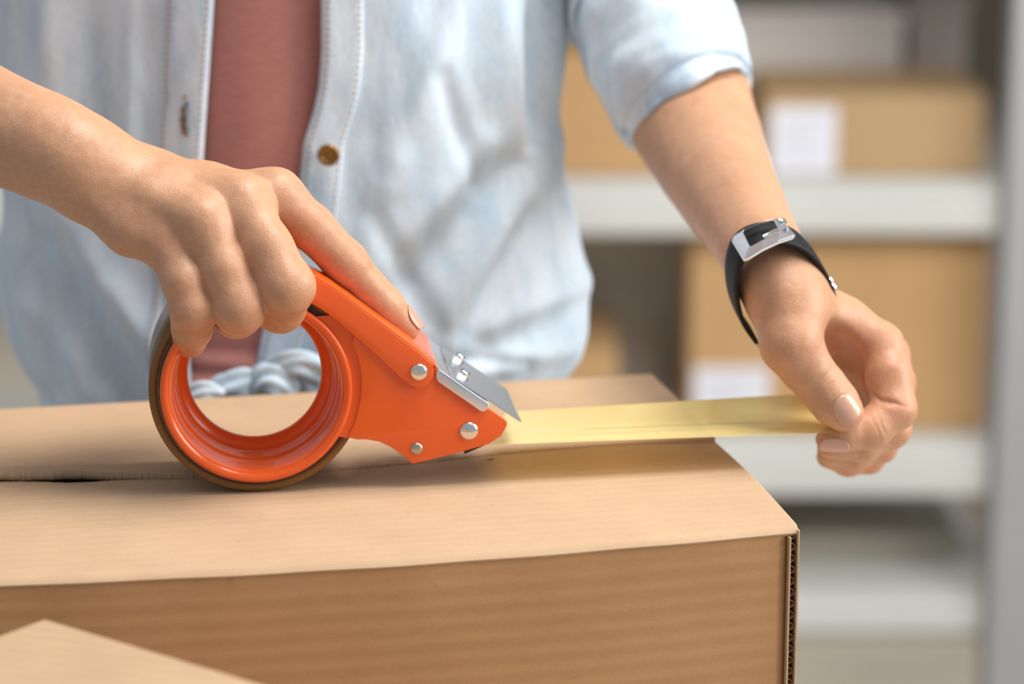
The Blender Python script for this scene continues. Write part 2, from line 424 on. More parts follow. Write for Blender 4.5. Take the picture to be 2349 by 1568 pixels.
# the torn slit near the left end
xslit = Binv(Pz(215, 1094, BOXZ))[0]; 
gap = 0.0004 + 0.0009 * np.exp(-((xs + 0.11) / 0.06) ** 2) + 0.0062 * np.exp(-((xs - xslit + 0.006) / 0.0135) ** 2) + 0.0010 * np.exp(-((xs - xslit - 0.018) / 0.01) ** 2)
def flap(name, near):
    nv = 46; V = []
    for i, x in enumerate(xs):
        sy = seam_y(x) + (-gap[i] * 0.5 + jag[i] if near else gap[i] * 0.5 + jag[(i * 7 + 3) % NX])
        y0 = -fbulge(x, 0) if near else sy
        y1 = sy if near else BD
        for j in range(nv):
            t = j / (nv - 1); t = 0.5 - 0.5 * cos(pi * t)
            y = y0 + (y1 - y0) * t
            z = 0.0
            if near:
                z = 0.0010 * sin(pi * t) - 0.0024 * max(0, 1 - (y - y0) / 0.004) ** 2
                z += 0.0016 * np.exp(-((x + 0.05) / 0.05) ** 2) * (t ** 3) * 0
                z -= 0.0012 * max(0, t - 0.6) / 0.4 * (0.5 + 0.5 * sin(x * 20))
            else:
                z = 0.0012 * (1 - t) * (0.5 + 0.5 * sin(x * 14 + 1)) + 0.0006 * sin(pi * t)
                z += 0.0028 * max(0, 1 - t * 6) * np.exp(-((x + BW) / 0.06) ** 2)
            V.append(B(x, y, z))
    F = grid_faces(NX, nv)
    o = mesh_obj(name, V, F, m_card_top, main)
    solid(o, 0.0034, -1)
    return o
flap('near_flap', True)
flap('far_flap', False)
# crease strip along the left end of the far flap
# inner (minor) flaps below the seam, shade of the slit put into their dark colour
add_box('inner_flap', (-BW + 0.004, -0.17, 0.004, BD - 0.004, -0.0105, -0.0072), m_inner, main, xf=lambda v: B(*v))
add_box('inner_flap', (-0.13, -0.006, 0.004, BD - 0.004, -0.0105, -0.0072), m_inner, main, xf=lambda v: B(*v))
# front panel with bulge
nz = 60; V = []
zs = -np.concatenate([np.linspace(0, 0.012, 16), np.linspace(0.014, BH, nz - 16)])
xf_ = np.linspace(-BW, -0.0042, 150)
for x in xf_:
    for z in zs:
        y = -fbulge(x, z) + 0.0022 * np.exp(z / 0.0018) + 0.0016 * np.exp(-(( x + 0.0042) / 0.002) ** 2)
        V.append(B(x, y + 0.0004, z - 0.0008))
o = mesh_obj('front_panel', V, grid_faces(len(xf_), len(zs)), m_card_shaded, main); solid(o, 0.003, 1)
# right side panel: two liners with fluting between them, raw cut edge towards the front
add_box('side_panel', (-0.0006, 0.0, -0.0008, BD, -BH, -0.0012), m_liner, main, xf=lambda v: B(*v))
add_box('side_liner', (-0.0042, -0.0036, -0.0016, BD - .004, -BH, -0.0036), m_liner, main, xf=lambda v: B(*v))
V = []; nf = 900
for i in range(nf):
    z = -0.004 - (BH - 0.005) * i / (nf - 1)
    x = -0.0021 + 0.00135 * sin(2 * pi * z / 0.0046)
    for y in (0.0006, 0.012): V.append(B(x, y, z))
o = mesh_obj('fluting', V, grid_faces(nf, 2), m_flute, main); solid(o, 0.0004, 0)
add_box('fluting_shade', (-0.0036, -0.0006, 0.0125, 0.0135, -BH, -0.004), m_inner, main, xf=lambda v: B(*v))  # dark sheet added for the shade deep in the fluting
add_box('back_panel', (-BW, -0.0006, BD - 0.0035, BD - 0.0005, -BH, -0.0040), m_card_shaded, main, xf=lambda v: B(*v))
add_box('left_panel', (-BW - 0.0005, -BW + 0.003, 0.0, BD, -BH, -0.0040), m_card_shaded, main, xf=lambda v: B(*v))
add_box('bottom_panel', (-BW + 0.004, -0.005, 0.005, BD - 0.005, -BH + 0.0001, -BH + 0.003), m_card_shaded, main, xf=lambda v: B(*v))
# small torn paper flecks on top
for px, py, s in ((1125, 1052, 0.0013), (450, 1225, 0.0009), (120, 1042, 0.0006)):
    p = Pz(px, py, BOXZ + 0.0004)
    V, F = box_vf(-s, s, -s * .6, s * .6, 0, s * 0.5); V = [np.array(v) + p + 0.0002 * rnd.randn(3) * [1, 1, 0] for v in V]
    tag(mesh_obj('paper_crumb', V, F, m_liner, None, smooth=False),
        {1125: 'tiny pale cardboard crumb below the tape beside the seam', 450: 'tiny pale speck on the front half of the box top', 120: 'tiny paper fleck behind the torn slit at the left'}[px], 'crumb')

# ------------------------------------------------------------------ foreground box (corner at lower left)
fc = Py(102, 1422, 0.905); FZ = fc[2]
pl_ = Pz(-40, 1462, FZ); pr_ = Pz(600, 1572, FZ)
e1 = (pr_ - fc); e1 /= np.linalg.norm(e1); e2 = (pl_ - fc); e2 -= e1 * (e2 @ e1); e2 /= np.linalg.norm(e2)
fore = empty('cardboard_box'); tag(fore, 'blurred brown cardboard box in the near left foreground', 'box')
FZr = FZ - 0.75
def FX(v): return fc + e1 * v[0] + e2 * v[1] + np.array([0, 0, v[2]])
add_box('carton_body', (0.0, 0.19, 0.0, 0.15, -FZr + 0.0003, -0.004), m_card_shaded, fore, 0.002, xf=FX)
add_box('top_flap', (-0.0015, 0.1915, -0.0015, 0.074, -0.004, 0), m_card_fore, fore, 0.0012, xf=FX)
add_box('top_flap', (-0.0015, 0.1915, 0.0755, 0.1515, -0.004, 0), m_card_fore, fore, 0.0012, xf=FX)

# ------------------------------------------------------------------ tape dispenser
AZD = rad(6.5)
DU = np.array([cos(AZD), sin(AZD), 0]); DN = np.array([-sin(AZD), cos(AZD), 0])
DO = Pz(600, 1129, BOXZ + 0.0006)
def D(px, py, wmm=0.0): return Pplane(px, py, DO + DN * wmm / 1000, DN)
def DL(px, py, wmm=0.0):
    q = D(px, py, wmm) - DO; return float(q @ DU), float(q[2])
def DW(s, wv, t): return DO + DU * s + DN * wv + np.array([0, 0, t])
def OnD(px, py, wmm): return D(px, py, wmm)
mm = 0.001
sL, sR = DL(340, 891)[0], DL(834, 891)[0]; RO = (sR - sL) / 2; SC = (sL + sR) / 2; TC = RO
print('tape roll radius', RO, 'centre', SC, TC)
disp = empty('tape_dispenser'); tag(disp, 'orange metal hand-held tape dispenser rolling along the box seam', 'tape dispenser')
def lathe(name, prof, mat, parent, seg=128, closed=True):
    o = None; V = []
    for k in range(seg):
        a = 2 * pi * k / seg
        for r, wv in prof: V.append((r * cos(a), wv, r * sin(a)))
    F = grid_faces(seg, len(prof), wrap_u=True, wrap_v=closed)
    o = mesh_obj(name, V, F, mat, parent)
    o.location = DW(SC, 0, TC); o.rotation_euler = (0, 0, AZD)
    m = o.modifiers.new('edge', 'EDGE_SPLIT'); m.split_angle = rad(50)
    return o
k = RO / 0.0425
hub = lathe('hub_ring', [(r * mm * k, wv * mm) for r, wv in [
    (37.9, 0.4), (38.1, -0.4), (37.6, -1.2), (36.6, -1.5), (35.4, -1.1), (34.4, -0.1), (33.9, 1.0), (33.7, 3.0), (33.4, 10.0), (33.0, 14.0), (32.5, 14.4),
    (32.2, 15.0), (31.8, 19.0), (31.2, 21.6), (30.0, 22.6), (28.6, 23.6), (27.3, 25.2), (26.9, 26.0), (26.9, 27.0), (27.6, 27.4),
    (33.0, 27.4), (35.4, 27.0), (35.6, 24.0), (35.6, 1.6)]], m_orange, disp)
roll = lathe('tape_roll', [(r * mm * k, wv * mm) for r, wv in [
    (39.4, 2.2), (39.8, 1.8), (42.2, 1.8), (42.5, 2.1), (42.5, 47.6), (42.2, 48), (40.0, 48), (39.4, 47.5)]], m_roll, disp)
core = lathe('roll_core', [(r * mm * k, wv * mm) for r, wv in [(36.4, 2.6), (39.5, 2.5), (39.5, 47.4), (36.4, 47.4)]], m_core, disp)
tag(core, 'dull grey-brown cardboard core'); tag(roll, 'glossy amber-brown wound tape')

def plate_poly(name, pts, w0, w1, mat, parent=disp, bev=0.0005, seg=3, smooth_sharp=True):
    """outline given as local (s,t); extruded from w0 to w1 (mm)"""
    n = len(pts)
    V = [DW(s, w0 * mm, t) for s, t in pts] + [DW(s, w1 * mm, t) for s, t in pts]
    F = [tuple(range(n)), tuple(range(2 * n - 1, n - 1, -1))] + [(i, i + n, (i + 1) % n + n, (i + 1) % n) for i in range(n)]
    o = mesh_obj(name, V, F, mat, parent, smooth=True)
    bm = bmesh.new(); bm.from_mesh(o.data); bmesh.ops.recalc_face_normals(bm, faces=bm.faces); bm.to_mesh(o.data); bm.free()
    o.data.polygons.foreach_set('use_smooth', [True] * len(o.data.polygons))
    if bev: bevel(o, bev * 1.0, seg, 40)
    m = o.modifiers.new('edge', 'EDGE_SPLIT'); m.split_angle = rad(40)
    return o
def round_poly(px, rs, seg=6):
    """round the corners of a pixel polygon by radius px (list)"""
    out = []; n = len(px)
    for i in range(n):
        p = np.array(px[i], float); a = np.array(px[i - 1], float) - p; b = np.array(px[(i + 1) % n], float) - p
        la, lb = np.linalg.norm(a), np.linalg.norm(b); r = min(rs[i], la * 0.45, lb * 0.45)
        if r < 0.5: out.append(tuple(p)); continue
        A, Bq = p + a / la * r, p + b / lb * r
        for k2 in range(seg + 1):
            t = k2 / seg; out.append(tuple((1 - t) ** 2 * A + 2 * t * (1 - t) * p + t * t * Bq))
    return out
# near side plate
pl = [(812, 768, 6), (835, 783, 3), (900, 838, 0), (950, 800, 0), (1001, 846, 3), (1060, 888, 0), (1120, 936, 3), (1168, 968, 14), (1150, 1000, 3), (1122, 1018, 3),
      (1060, 1036, 0), (945, 1064, 5), (924, 1044, 2), (898, 1026, 0), (870, 1013, 0), (842, 1008, 3), (815, 1008, 6), (798, 1001, 7), (812, 975, 2), (822, 940, 0), (828, 905, 0), (829, 870, 0), (826, 840, 0), (820, 815, 2), (807, 785, 2)]
poly = round_poly([(a, b) for a, b, r in pl], [r for a, b, r in pl])
plate_poly('side_plate', [DL(a, b, -0.9) for a, b in poly], -0.9, 0.4, m_orange, bev=0.0004)
# web that joins the plate to the ring (lies in the shadow of the rim)
pl = [DL(a, b, 0.5) for a, b in ((806, 1004), (850, 985), (850, 800), (828, 783), (800, 752), (765, 722))]
pl += [(SC + 0.0371 * cos(rad(a)) * RO / 0.0425, TC + 0.0371 * sin(rad(a)) * RO / 0.0425) for a in range(52, -37, -5)]
plate_poly('joining_web', pl, 0.3, 1.4, m_orange, bev=0)
# handle channel: near flange, top web, far flange
up = [(994, 836), (960, 808), (933, 787), (887, 752), (856, 729), (799, 686), (760, 658), (728, 640), (700, 626), (672, 616)]
lo = [(640, 668), (668, 676), (700, 690), (718, 698), (741, 712), (780, 741), (810, 768), (837, 790), (895, 843), (925, 872)]
endc = [(960 + 36 * cos(a), 853 + 36 * sin(a)) for a in [rad(x) for x in (150, 125, 100, 75, 50, 25, 0, -20)]]
# the handle goes on round the top of the roll, under the fingers
cpx = (590, 891)
arc_out = [DL(672, 616)]; arcs_o, arcs_i = [], []
for adeg in range(72, 113, 4):
    a = rad(adeg); arcs_o.append((SC + 0.0505 * k * cos(a), TC + 0.0505 * k * sin(a))); arcs_i.append((SC + 0.0405 * k * cos(a), TC + 0.0405 * k * sin(a)))
upL = [DL(a, b, -2.4) for a, b in up]; loL = [DL(a, b, -2.4) for a, b in lo]; enL = [DL(a, b, -2.4) for a, b in endc]
while arcs_o and arcs_o[0][0] > upL[-1][0] - 0.002: arcs_o.pop(0)
while arcs_i and arcs_i[0][0] > loL[0][0] - 0.002: arcs_i.pop(0)
outline = upL + arcs_o + arcs_i[::-1] + loL + enL
hn = plate_poly('handle_flange', outline, -2.2, -1.0, m_orange, bev=0.0005, seg=3)
# top web of the channel: narrow along the grip, full width at the blade end
edge = [DL(1003, 846, -1.6)] + upL + arcs_o
V = []; nE = len(edge)
for i, (s, t) in enumerate(edge):
    px = to_px(DW(s, 0, t))[0]
    wf = np.interp(px, [700, 800, 860, 930, 1010], [13, 15, 22, 44, 47])
    ts = np.linspace(0, 1, 5)
    for q in ts: V.append(DW(s, (-2.0 + (wf + 2.0) * q) * mm, t + 0.0002))
web = mesh_obj('handle_web', V, grid_faces(nE, 5), m_orange, disp); solid(web, 0.0011, 0); bevel(web, 0.0003, 2, 50)
V = []
for s, t in upL + arcs_o:
    px = to_px(DW(s, 0, t))[0]; wf = np.interp(px, [700, 800, 860, 930, 1010], [13, 15, 22, 44, 47])
    for q in (0, 0.5, 1): V.append(DW(s - 0.002 * q, wf * mm, t - 0.008 * q))
fw = mesh_obj('far_flange', V, grid_faces(len(upL + arcs_o), 3), m_orange, disp); solid(fw, 0.001, 0)
# rivets (domed) and the bars they end
def dome(name, px, py, rpx, w0, mat, parent=disp, h=0.45, seg=32):
    s, t = DL(px, py, w0); r = abs(DL(px + rpx, py, w0)[0] - s); V = []; nr = 10
    for i in range(nr + 1):
        a = pi / 2 * i / nr
        for j in range(seg):
            b = 2 * pi * j / seg
            V.append(DW(s + r * sin(a) * cos(b), w0 * mm - h * r * cos(a), t + r * sin(a) * sin(b)))
    for j in range(seg):
        b = 2 * pi * j / seg; V.append(DW(s + r * .97 * cos(b), w0 * mm + 0.0006, t + r * .97 * sin(b)))
    o = mesh_obj(name, V, grid_faces(nr + 2, seg, wrap_v=True), mat, parent); return o, s, t, r
def bar(name, s, t, r, w0, w1, mat, parent=disp):
    return sweep(name, [DW(s, w0 * mm, t), DW(s, (w0 + w1) / 2 * mm, t), DW(s, w1 * mm, t)], r, mat, parent, seg=24)
o, s1, t1, r1 = dome('rivet', 961, 853, 20, -2.2, m_rivet); bar('cross_bar', s1, t1, 0.0022, -1.0, 47, m_rivet)
o, s2, t2, r2 = dome('rivet', 1076, 988, 21.5, -0.9, m_rivet); bar('guide_roller', s2, t2, 0.0042, 1.0, 48, m_rivet)
o, s3, t3, r3 = dome('rivet', 956, 1029, 14.5, -0.9, m_rivet2); bar('cross_bar', s3, t3, 0.0018, 0.5, 47, m_rivet2); tag(o, 'smaller tarnished rivet')
# dark tension plate just showing under the lower edge
sa, ta = DL(1066, 1035, 0); sb, tb_ = DL(1112, 1020, 0)
plate_poly('tension_plate', [(sa, ta - 0.0012), (sb, tb_ - 0.0004), (sb, tb_ + 0.002), (sa, ta + 0.002)], 0.6, 46, m_leather, bev=0)
# blade holder: silver top plate with folded near flange
b0 = DL(1003, 848, -1); b1 = DL(1120, 932, -1); b2 = DL(1191, 972, 0)
fl = round_poly([(1001, 850), (1012, 850), (1122, 925), (1118, 940), (1106, 945), (1001, 872)], [3, 2, 3, 8, 8, 10])
plate_poly('blade_holder', [DL(a, b, -1.9) for a, b in fl], -2.0, -1.1, m_steel, bev=0.0003)
n0 = np.array(b0); n1 = np.array(b1); n2 = np.array(b2); ax = (n1 - n0) / np.linalg.norm(n1 - n0); nr_ = np.array([-ax[1], ax[0]])
def quad_plate(name, p0, p1, wa, wb, th, mat, lift=0.0, bev=0.0002):
    pts = [p0 + nr_ * lift, p1 + nr_ * lift, p1 + nr_ * (lift + th), p0 + nr_ * (lift + th)]
    return plate_poly(name, pts, wa, wb, mat, bev=bev)
quad_plate('holder_top', n0 - ax * 0.0, n1, -2.0, 47.5, 0.0009, m_steel, lift=-0.0002)
# toothed blade
nt = 34; V = []; F = []
start = n0 + ax * 0.006; endb = n2 + nr_ * 0.0
axb = (n2 - start) / np.linalg.norm(n2 - start)
L = np.linalg.norm(n2 - start)
for side in (0, 1):
    lift = nr_ * (0.0009 + 0.0007 * side)
    pts = [(start + lift, 0.0)]
    for i in range(nt + 1):
        wv = 46 * i / nt
        cut = 0.0 if i % 1 == 0 else 0
        pts.append((start + axb * L + lift * (1 if side else 1), wv))
        if i < nt: pts.append((start + axb * (L - 0.0017) + lift, wv + 23 / nt))
    pts.append((start + lift, 46))
    for p, wv in pts: V.append(DW(p[0], wv * mm, p[1]))
n = len(V) // 2
F = [tuple(range(n)), tuple(range(2 * n - 1, n - 1, -1))] + [(i, i + n, (i + 1) % n + n, (i + 1) % n) for i in range(n)]
mesh_obj('toothed_blade', V, F, m_blade, disp, smooth=False)
# emblem: engraved oval and script-like strokes; two screws through slots
def on_top(a, wv, h=0.0017): p = n0 + ax * a + nr_ * h; return DW(p[0], wv * mm, p[1])
Lh = np.linalg.norm(n1 - n0)
ov = [on_top(Lh * 0.55 + 0.0085 * cos(a), 25 + 15 * sin(a)) for a in np.linspace(0, 2 * pi, 41)]
embl = sweep('engraved_oval', ov, 0.00022, m_engrave, disp, seg=6)
for kx in range(4):
    a0 = Lh * (0.36 + 0.12 * kx)
    sweep('engraved_stroke', [on_top(a0 + 0.0012 * sin(q * 2 + kx), 17 + 4 * q) for q in np.linspace(0, 4, 9)], 0.0002, m_engrave, disp, seg=6)
def screw(a, wv):
    c = on_top(a, wv, 0.0016); nn = DW(nr_[0], 0, nr_[1]) - DO
    o = sweep('screw', [c, c + nn * 0.0012, c + nn * 0.00121, c + nn * 0.0020, c + nn * 0.0028, c + nn * 0.0030], [0.0029, 0.0029, 0.0020, 0.0021, 0.0019, 0.0010], m_chrome, disp, seg=20, updir=(0, 1, 0))
    V, F = box_vf(-0.0022, 0.0022, -0.0003, 0.0003, 0.0029, 0.0032)
    A = DU * ax[0] + np.array([0, 0, ax[1]])
    mesh_obj('screw_slot', [c + A * v[0] + DN * v[1] + nn * v[2] for v in V], F, m_engrave, o, smooth=False)
screw(Lh * 0.47, 9.5); screw(Lh * 0.52, 38)

# ------------------------------------------------------------------ the stretched strip of tape
AZT = rad(9.5)
TU = np.array([cos(AZT), sin(AZT), 0]); TN = np.array([-sin(AZT), cos(AZT), 0])
T0 = D(1100, 1020, 1.0)
def TP(px, py, wmm=0.0): return Pplane(px, py, T0 + TN * wmm * mm, TN)
nearL = TP(1080, 1021, 0); nearR = TP(1950, 991, -1)
farL = TP(1165, 944, 47); farR = TP(1835, 903, 47)
V = []; NU, NV = 130, 22
for i in range(NU):
    u = i / (NU - 1)
    for j in range(NV):
        v = j / (NV - 1)
        uu = u - 0.0 * v
        p = (nearL * (1 - uu) + nearR * uu) * (1 - v) + (farL * (1 - uu) + farR * uu) * v
        z = 0.0009 * math.exp(-((v - 0.30) / 0.05) ** 2) * sin(pi * u) + 0.0007 * math.exp(-((v - 0.14 - 0.05 * u) / 0.04) ** 2) * sin(pi * u) \
            - 0.0004 * math.exp(-((v - 0.42 + 0.1 * u) / 0.06) ** 2) * sin(pi * u) ** 0.5 - 0.0003 * sin(pi * v) * sin(pi * u)
        V.append(p + np.array([0, 0, z]))
tp = mesh_obj('tape_strip', V, grid_faces(NU, NV), m_tape)
tag(tp, 'yellow translucent packing tape stretched from the dispenser to the pinching hand', 'tape')

# ------------------------------------------------------------------ implicit-surface modeller for the body
class Cone:
    def __init__(s, a, b, ra, rb, k=0.004, flat=None):
        s.a, s.b, s.ra, s.rb, s.k = np.asarray(a, float), np.asarray(b, float), ra, rb, k
        s.flat = None if flat is None else (np.asarray(flat[0], float) / np.linalg.norm(flat[0]), flat[1])
        s.c = (s.a + s.b) / 2; s.R = np.linalg.norm(s.a - s.b) / 2 + max(ra, rb)
        s.ab = s.b - s.a; s.l2 = max(float(s.ab @ s.ab), 1e-12)
    def __call__(s, P):
        v = P - s.a; t = np.clip(v @ s.ab / s.l2, 0, 1); v = v - t[:, None] * s.ab
        if s.flat:
            n, q = s.flat; v = v + (v @ n)[:, None] * n * (1 / q - 1)
        return np.sqrt((v * v).sum(1)) - (s.ra + (s.rb - s.ra) * t)
def smin(a, b, k):
    h = np.maximum(k - np.abs(a - b), 0) / k
    return np.minimum(a, b) - h * h * k * 0.25
def make_field(groups, carve=()):
    """groups: list of (prims, k_with_previous)"""
    def f(P, c, rad_):
        out = None
        for prims, kg in groups:
            g = None
            for p in prims:
                if np.linalg.norm(p.c - c) > p.R + rad_ + 0.022: continue
                d = p(P); g = d if g is None else smin(g, d, p.k)
            if g is None: continue
            out = g if out is None else smin(out, g, kg)
        if out is None: return np.full(len(P), 1.0)
        for p, kc in carve:
            if np.linalg.norm(p.c - c) < p.R + rad_ + 0.02: out = -smin(-out, p(P), kc)
        return out
    return f
def polygonise(groups, h, N=16, carve=()):
    f = make_field(groups, carve)
    prims = [p for g, _ in groups for p in g]
    lo_ = np.min([p.c - p.R for p in prims], 0) - 3 * h; hi_ = np.max([p.c + p.R for p in prims], 0) + 3 * h
    nb = np.ceil((hi_ - lo_) / (N * h)).astype(int)
    off = np.array([(x, y, z) for x in range(N + 1) for y in range(N + 1) for z in range(N + 1)])
    stride = nb * N + 2
    def gid(I): return (I[:, 0].astype(np.int64) * stride[1] + I[:, 1]) * stride[2] + I[:, 2]
    ids, pos, quads = [], [], []
    br = N * h * sqrt(3) / 2
    for bx in range(nb[0]):
        for by in range(nb[1]):
            for bz in range(nb[2]):
                b0_ = np.array((bx, by, bz)) * N; c = lo_ + (b0_ + N / 2) * h
                if f(c[None], c, br)[0] > br * 1.3 + 0.002: continue
                P = lo_ + (b0_ + off) * h
                d = f(P, c, br)
                if d.min() > 0 or d.max() < 0: continue
                d = d.reshape(N + 1, N + 1, N + 1)
                cr = [d[i:i + N, j:j + N, k2:k2 + N] for i in (0, 1) for j in (0, 1) for k2 in (0, 1)]
                ins = np.stack([q < 0 for q in cr]); s = ins.sum(0); act = (s > 0) & (s < 8)
                I = np.argwhere(act)
                if len(I) == 0: continue
                vals = np.stack([q[act] for q in cr], 1)
                corner = np.array([(i, j, k2) for i in (0, 1) for j in (0, 1) for k2 in (0, 1)], float)
                acc = np.zeros((len(I), 3)); cnt = np.zeros(len(I))
                for a in range(8):
                    for b in range(a + 1, 8):
                        if abs(corner[a] - corner[b]).sum() != 1: continue
                        va, vb = vals[:, a], vals[:, b]; m_ = (va < 0) != (vb < 0)
                        t = np.where(m_, va / np.where(m_, va - vb, 1), 0)
                        acc += m_[:, None] * (corner[a] + t[:, None] * (corner[b] - corner[a])); cnt += m_
                pos.append(lo_ + (b0_ + I + acc / cnt[:, None]) * h); ids.append(gid(b0_ + I))
                neg = d < 0
                for axis in range(3):
                    sl0 = [slice(0, N)] * 3; sl1 = [slice(0, N)] * 3; sl1[axis] = slice(1, N + 1)
                    A, Bn = neg[tuple(sl0)], neg[tuple(sl1)]
                    E = np.argwhere(A != Bn)
                    if len(E) == 0: continue
                    flip = A[tuple(E.T)]
                    G = b0_ + E; u_ = np.zeros(3, int); v_ = np.zeros(3, int); u_[(axis + 1) % 3] = 1; v_[(axis + 2) % 3] = 1
                    q = np.stack([gid(G), gid(G - u_), gid(G - u_ - v_), gid(G - v_)], 1)
                    q[~flip] = q[~flip][:, ::-1]
                    quads.append(q)
    ids = np.concatenate(ids); pos = np.concatenate(pos); quads = np.concatenate(quads)
    o_ = np.argsort(ids); ids, pos = ids[o_], pos[o_]
    ix = np.searchsorted(ids, quads); ix = np.clip(ix, 0, len(ids) - 1)
    ok = (ids[ix] == quads).all(1)
    return pos, ix[ok]
def normals(V, F):
    a = V[F[:, 2]] - V[F[:, 0]]; b = V[F[:, 3]] - V[F[:, 1]]; n = np.cross(a, b); N_ = np.zeros_like(V)
    for i in range(4): np.add.at(N_, F[:, i], n)
    return N_ / np.maximum(np.linalg.norm(N_, axis=1), 1e-12)[:, None]

class Chain:
    """joints given as (px, py, w_mm, r_px); converted to metres with the projector"""
    def __init__(s, proj, J):
        s.p = [proj(a, b, c) for a, b, c, r in J]; s.r = [r * depth(q) / FPX for q, (a, b, c, r) in zip(s.p, J)]
    def cones(s, k=0.005, flat=None):
        return [Cone(s.p[i], s.p[i + 1], s.r[i], s.r[i + 1], k, flat) for i in range(len(s.p) - 1)]
RHP = OnD
# right hand (left in the picture), gripping the dispenser
arm_r = Chain(RHP, [(-620, 90, 230, 215), (-300, 190, 120, 170), (0, 295, 45, 123), (140, 353, 26, 110)])
wr = Chain(RHP, [(140, 353, 26, 110), (215, 392, 24, 96)])
mc = [Chain(RHP, [(235, 352, 28, 48), (352, 396, 27, 44), (470, 426, 24, 44), (632, 447, 20, 50)]),
      Chain(RHP, [(225, 375, 22, 48), (400, 432, 15, 42), (500, 455, 11, 43), (556, 466, 8, 51)]),
      Chain(RHP, [(215, 405, 18, 50), (350, 465, 8, 44), (420, 494, 4, 45), (466, 510, 0, 50)]),
      Chain(RHP, [(195, 450, 16, 54), (300, 528, 8, 50), (382, 562, 3, 46)])]
fi_r = [Chain(RHP, [(632, 447, 20, 54), (712, 520, 17, 51), (795, 604, 15, 50), (845, 660, 16, 42), (885, 700, 17, 41), (932, 750, 18, 34)]),
        Chain(RHP, [(556, 466, 8, 56), (612, 570, -5, 60), (657, 660, -13, 64), (642, 703, 0, 59), (630, 702, 20, 52)]),
        Chain(RHP, [(466, 512, 0, 55), (515, 620, -8, 57), (549, 704, -13, 61), (545, 718, 4, 55), (540, 713, 22, 48)]),
        Chain(RHP, [(388, 568, 2, 49), (424, 645, -7, 50), (444, 712, -10, 52), (440, 752, -5, 45), (434, 778, 6, 42)])]
th_r = Chain(RHP, [(300, 440, 48, 70), (420, 520, 62, 62), (520, 575, 68, 55), (590, 610, 68, 46)])
_AR = catmull([np.append(p, r) for p, r in zip(arm_r.p + [wr.p[1]], arm_r.r + [wr.r[1]])], 5)
G_palm = [Cone(_AR[i][:3], _AR[i + 1][:3], _AR[i][3], _AR[i + 1][3], 0.004) for i in range(len(_AR) - 1)]
for i, c in enumerate(mc): G_palm += c.cones(0.009)
G_palm += [Cone(RHP(300, 440, 38), RHP(520, 500, 32), 0.013, 0.012, 0.012)]
# ulnar styloid and knuckle heads

fing_groups_r = [(c.cones(0.006), 0.0012) for c in fi_r]
def hand_groups(palm, fingers, kpalm):
    class Fused:
        pass
    return palm, fingers, kpalm
class Multi:
    """several fingers joined with a tight crease, behaving as one primitive"""
    def __init__(s, lists, kk=0.0012, k=0.007):
        s.lists, s.kk, s.k = lists, kk, k
        ps = [p for l in lists for p in l]
        lo_ = np.min([p.c - p.R for p in ps], 0); hi_ = np.max([p.c + p.R for p in ps], 0)
        s.c = (lo_ + hi_) / 2; s.R = np.linalg.norm(hi_ - lo_) / 2
    def __call__(s, P):
        pc = P.mean(0); pr = np.abs(P - pc).max() * 1.8 if len(P) > 1 else 0.0
        out = None
        for l in s.lists:
            g = None
            for p in l:
                if len(P) > 1 and np.linalg.norm(p.c - pc) > p.R + pr + 0.02: continue
                d = p(P); g = d if g is None else smin(g, d, p.k)
            if g is None: continue
            out = g if out is None else smin(out, g, s.kk)
        return np.full(len(P), 1.0) if out is None else out
knuck = []
for c, amt in zip(fi_r, (1.0, 1.06, 1.05, 1.04)):
    pass
H_R = [(G_palm, 0.01), ([Multi([c.cones(0.003) for c in fi_r], 0.0012), Multi([th_r.cones(0.008)])], 0.0085)]

# left hand (right in the picture), pinching the tape
LHP = TP
EL = Pd(1515, 90, 1.40)
arm_l_pts = [(1515, 90, 1.40, 165), (1572, 235, 1.335, 146), (1640, 385, 1.275, 122), (1722, 530, 1.205, 95), (1785, 640, 1.165, 84)]
ap = [Pd(a, b, c) for a, b, c, r in arm_l_pts]; ar = [r * c / FPX for a, b, c, r in arm_l_pts]
WL = ap[-1]
wl = float((WL - T0) @ TN) / mm
print('left wrist w', wl)
def smooth_cones(P_, R_, m=6, kk=0.004):
    A = catmull([np.append(p, r) for p, r in zip(P_, R_)], m)
    return [Cone(A[i][:3], A[i + 1][:3], A[i][3], A[i + 1][3], kk) for i in range(len(A) - 1)]
G_pl = smooth_cones(ap, ar)
def C2(J, k=0.01, flat=None): return Chain(LHP, J).cones(k, flat)
W0 = (1800, 665, 22)
G_pl += C2([(1785, 640, wl, 84), (1806, 685, 22, 78), (1824, 725, 16, 70)], 0.008)
# thenar and thumb metacarpal
G_pl += C2([(1806, 712, 16, 68), (1814, 790, 6, 66)], 0.009)
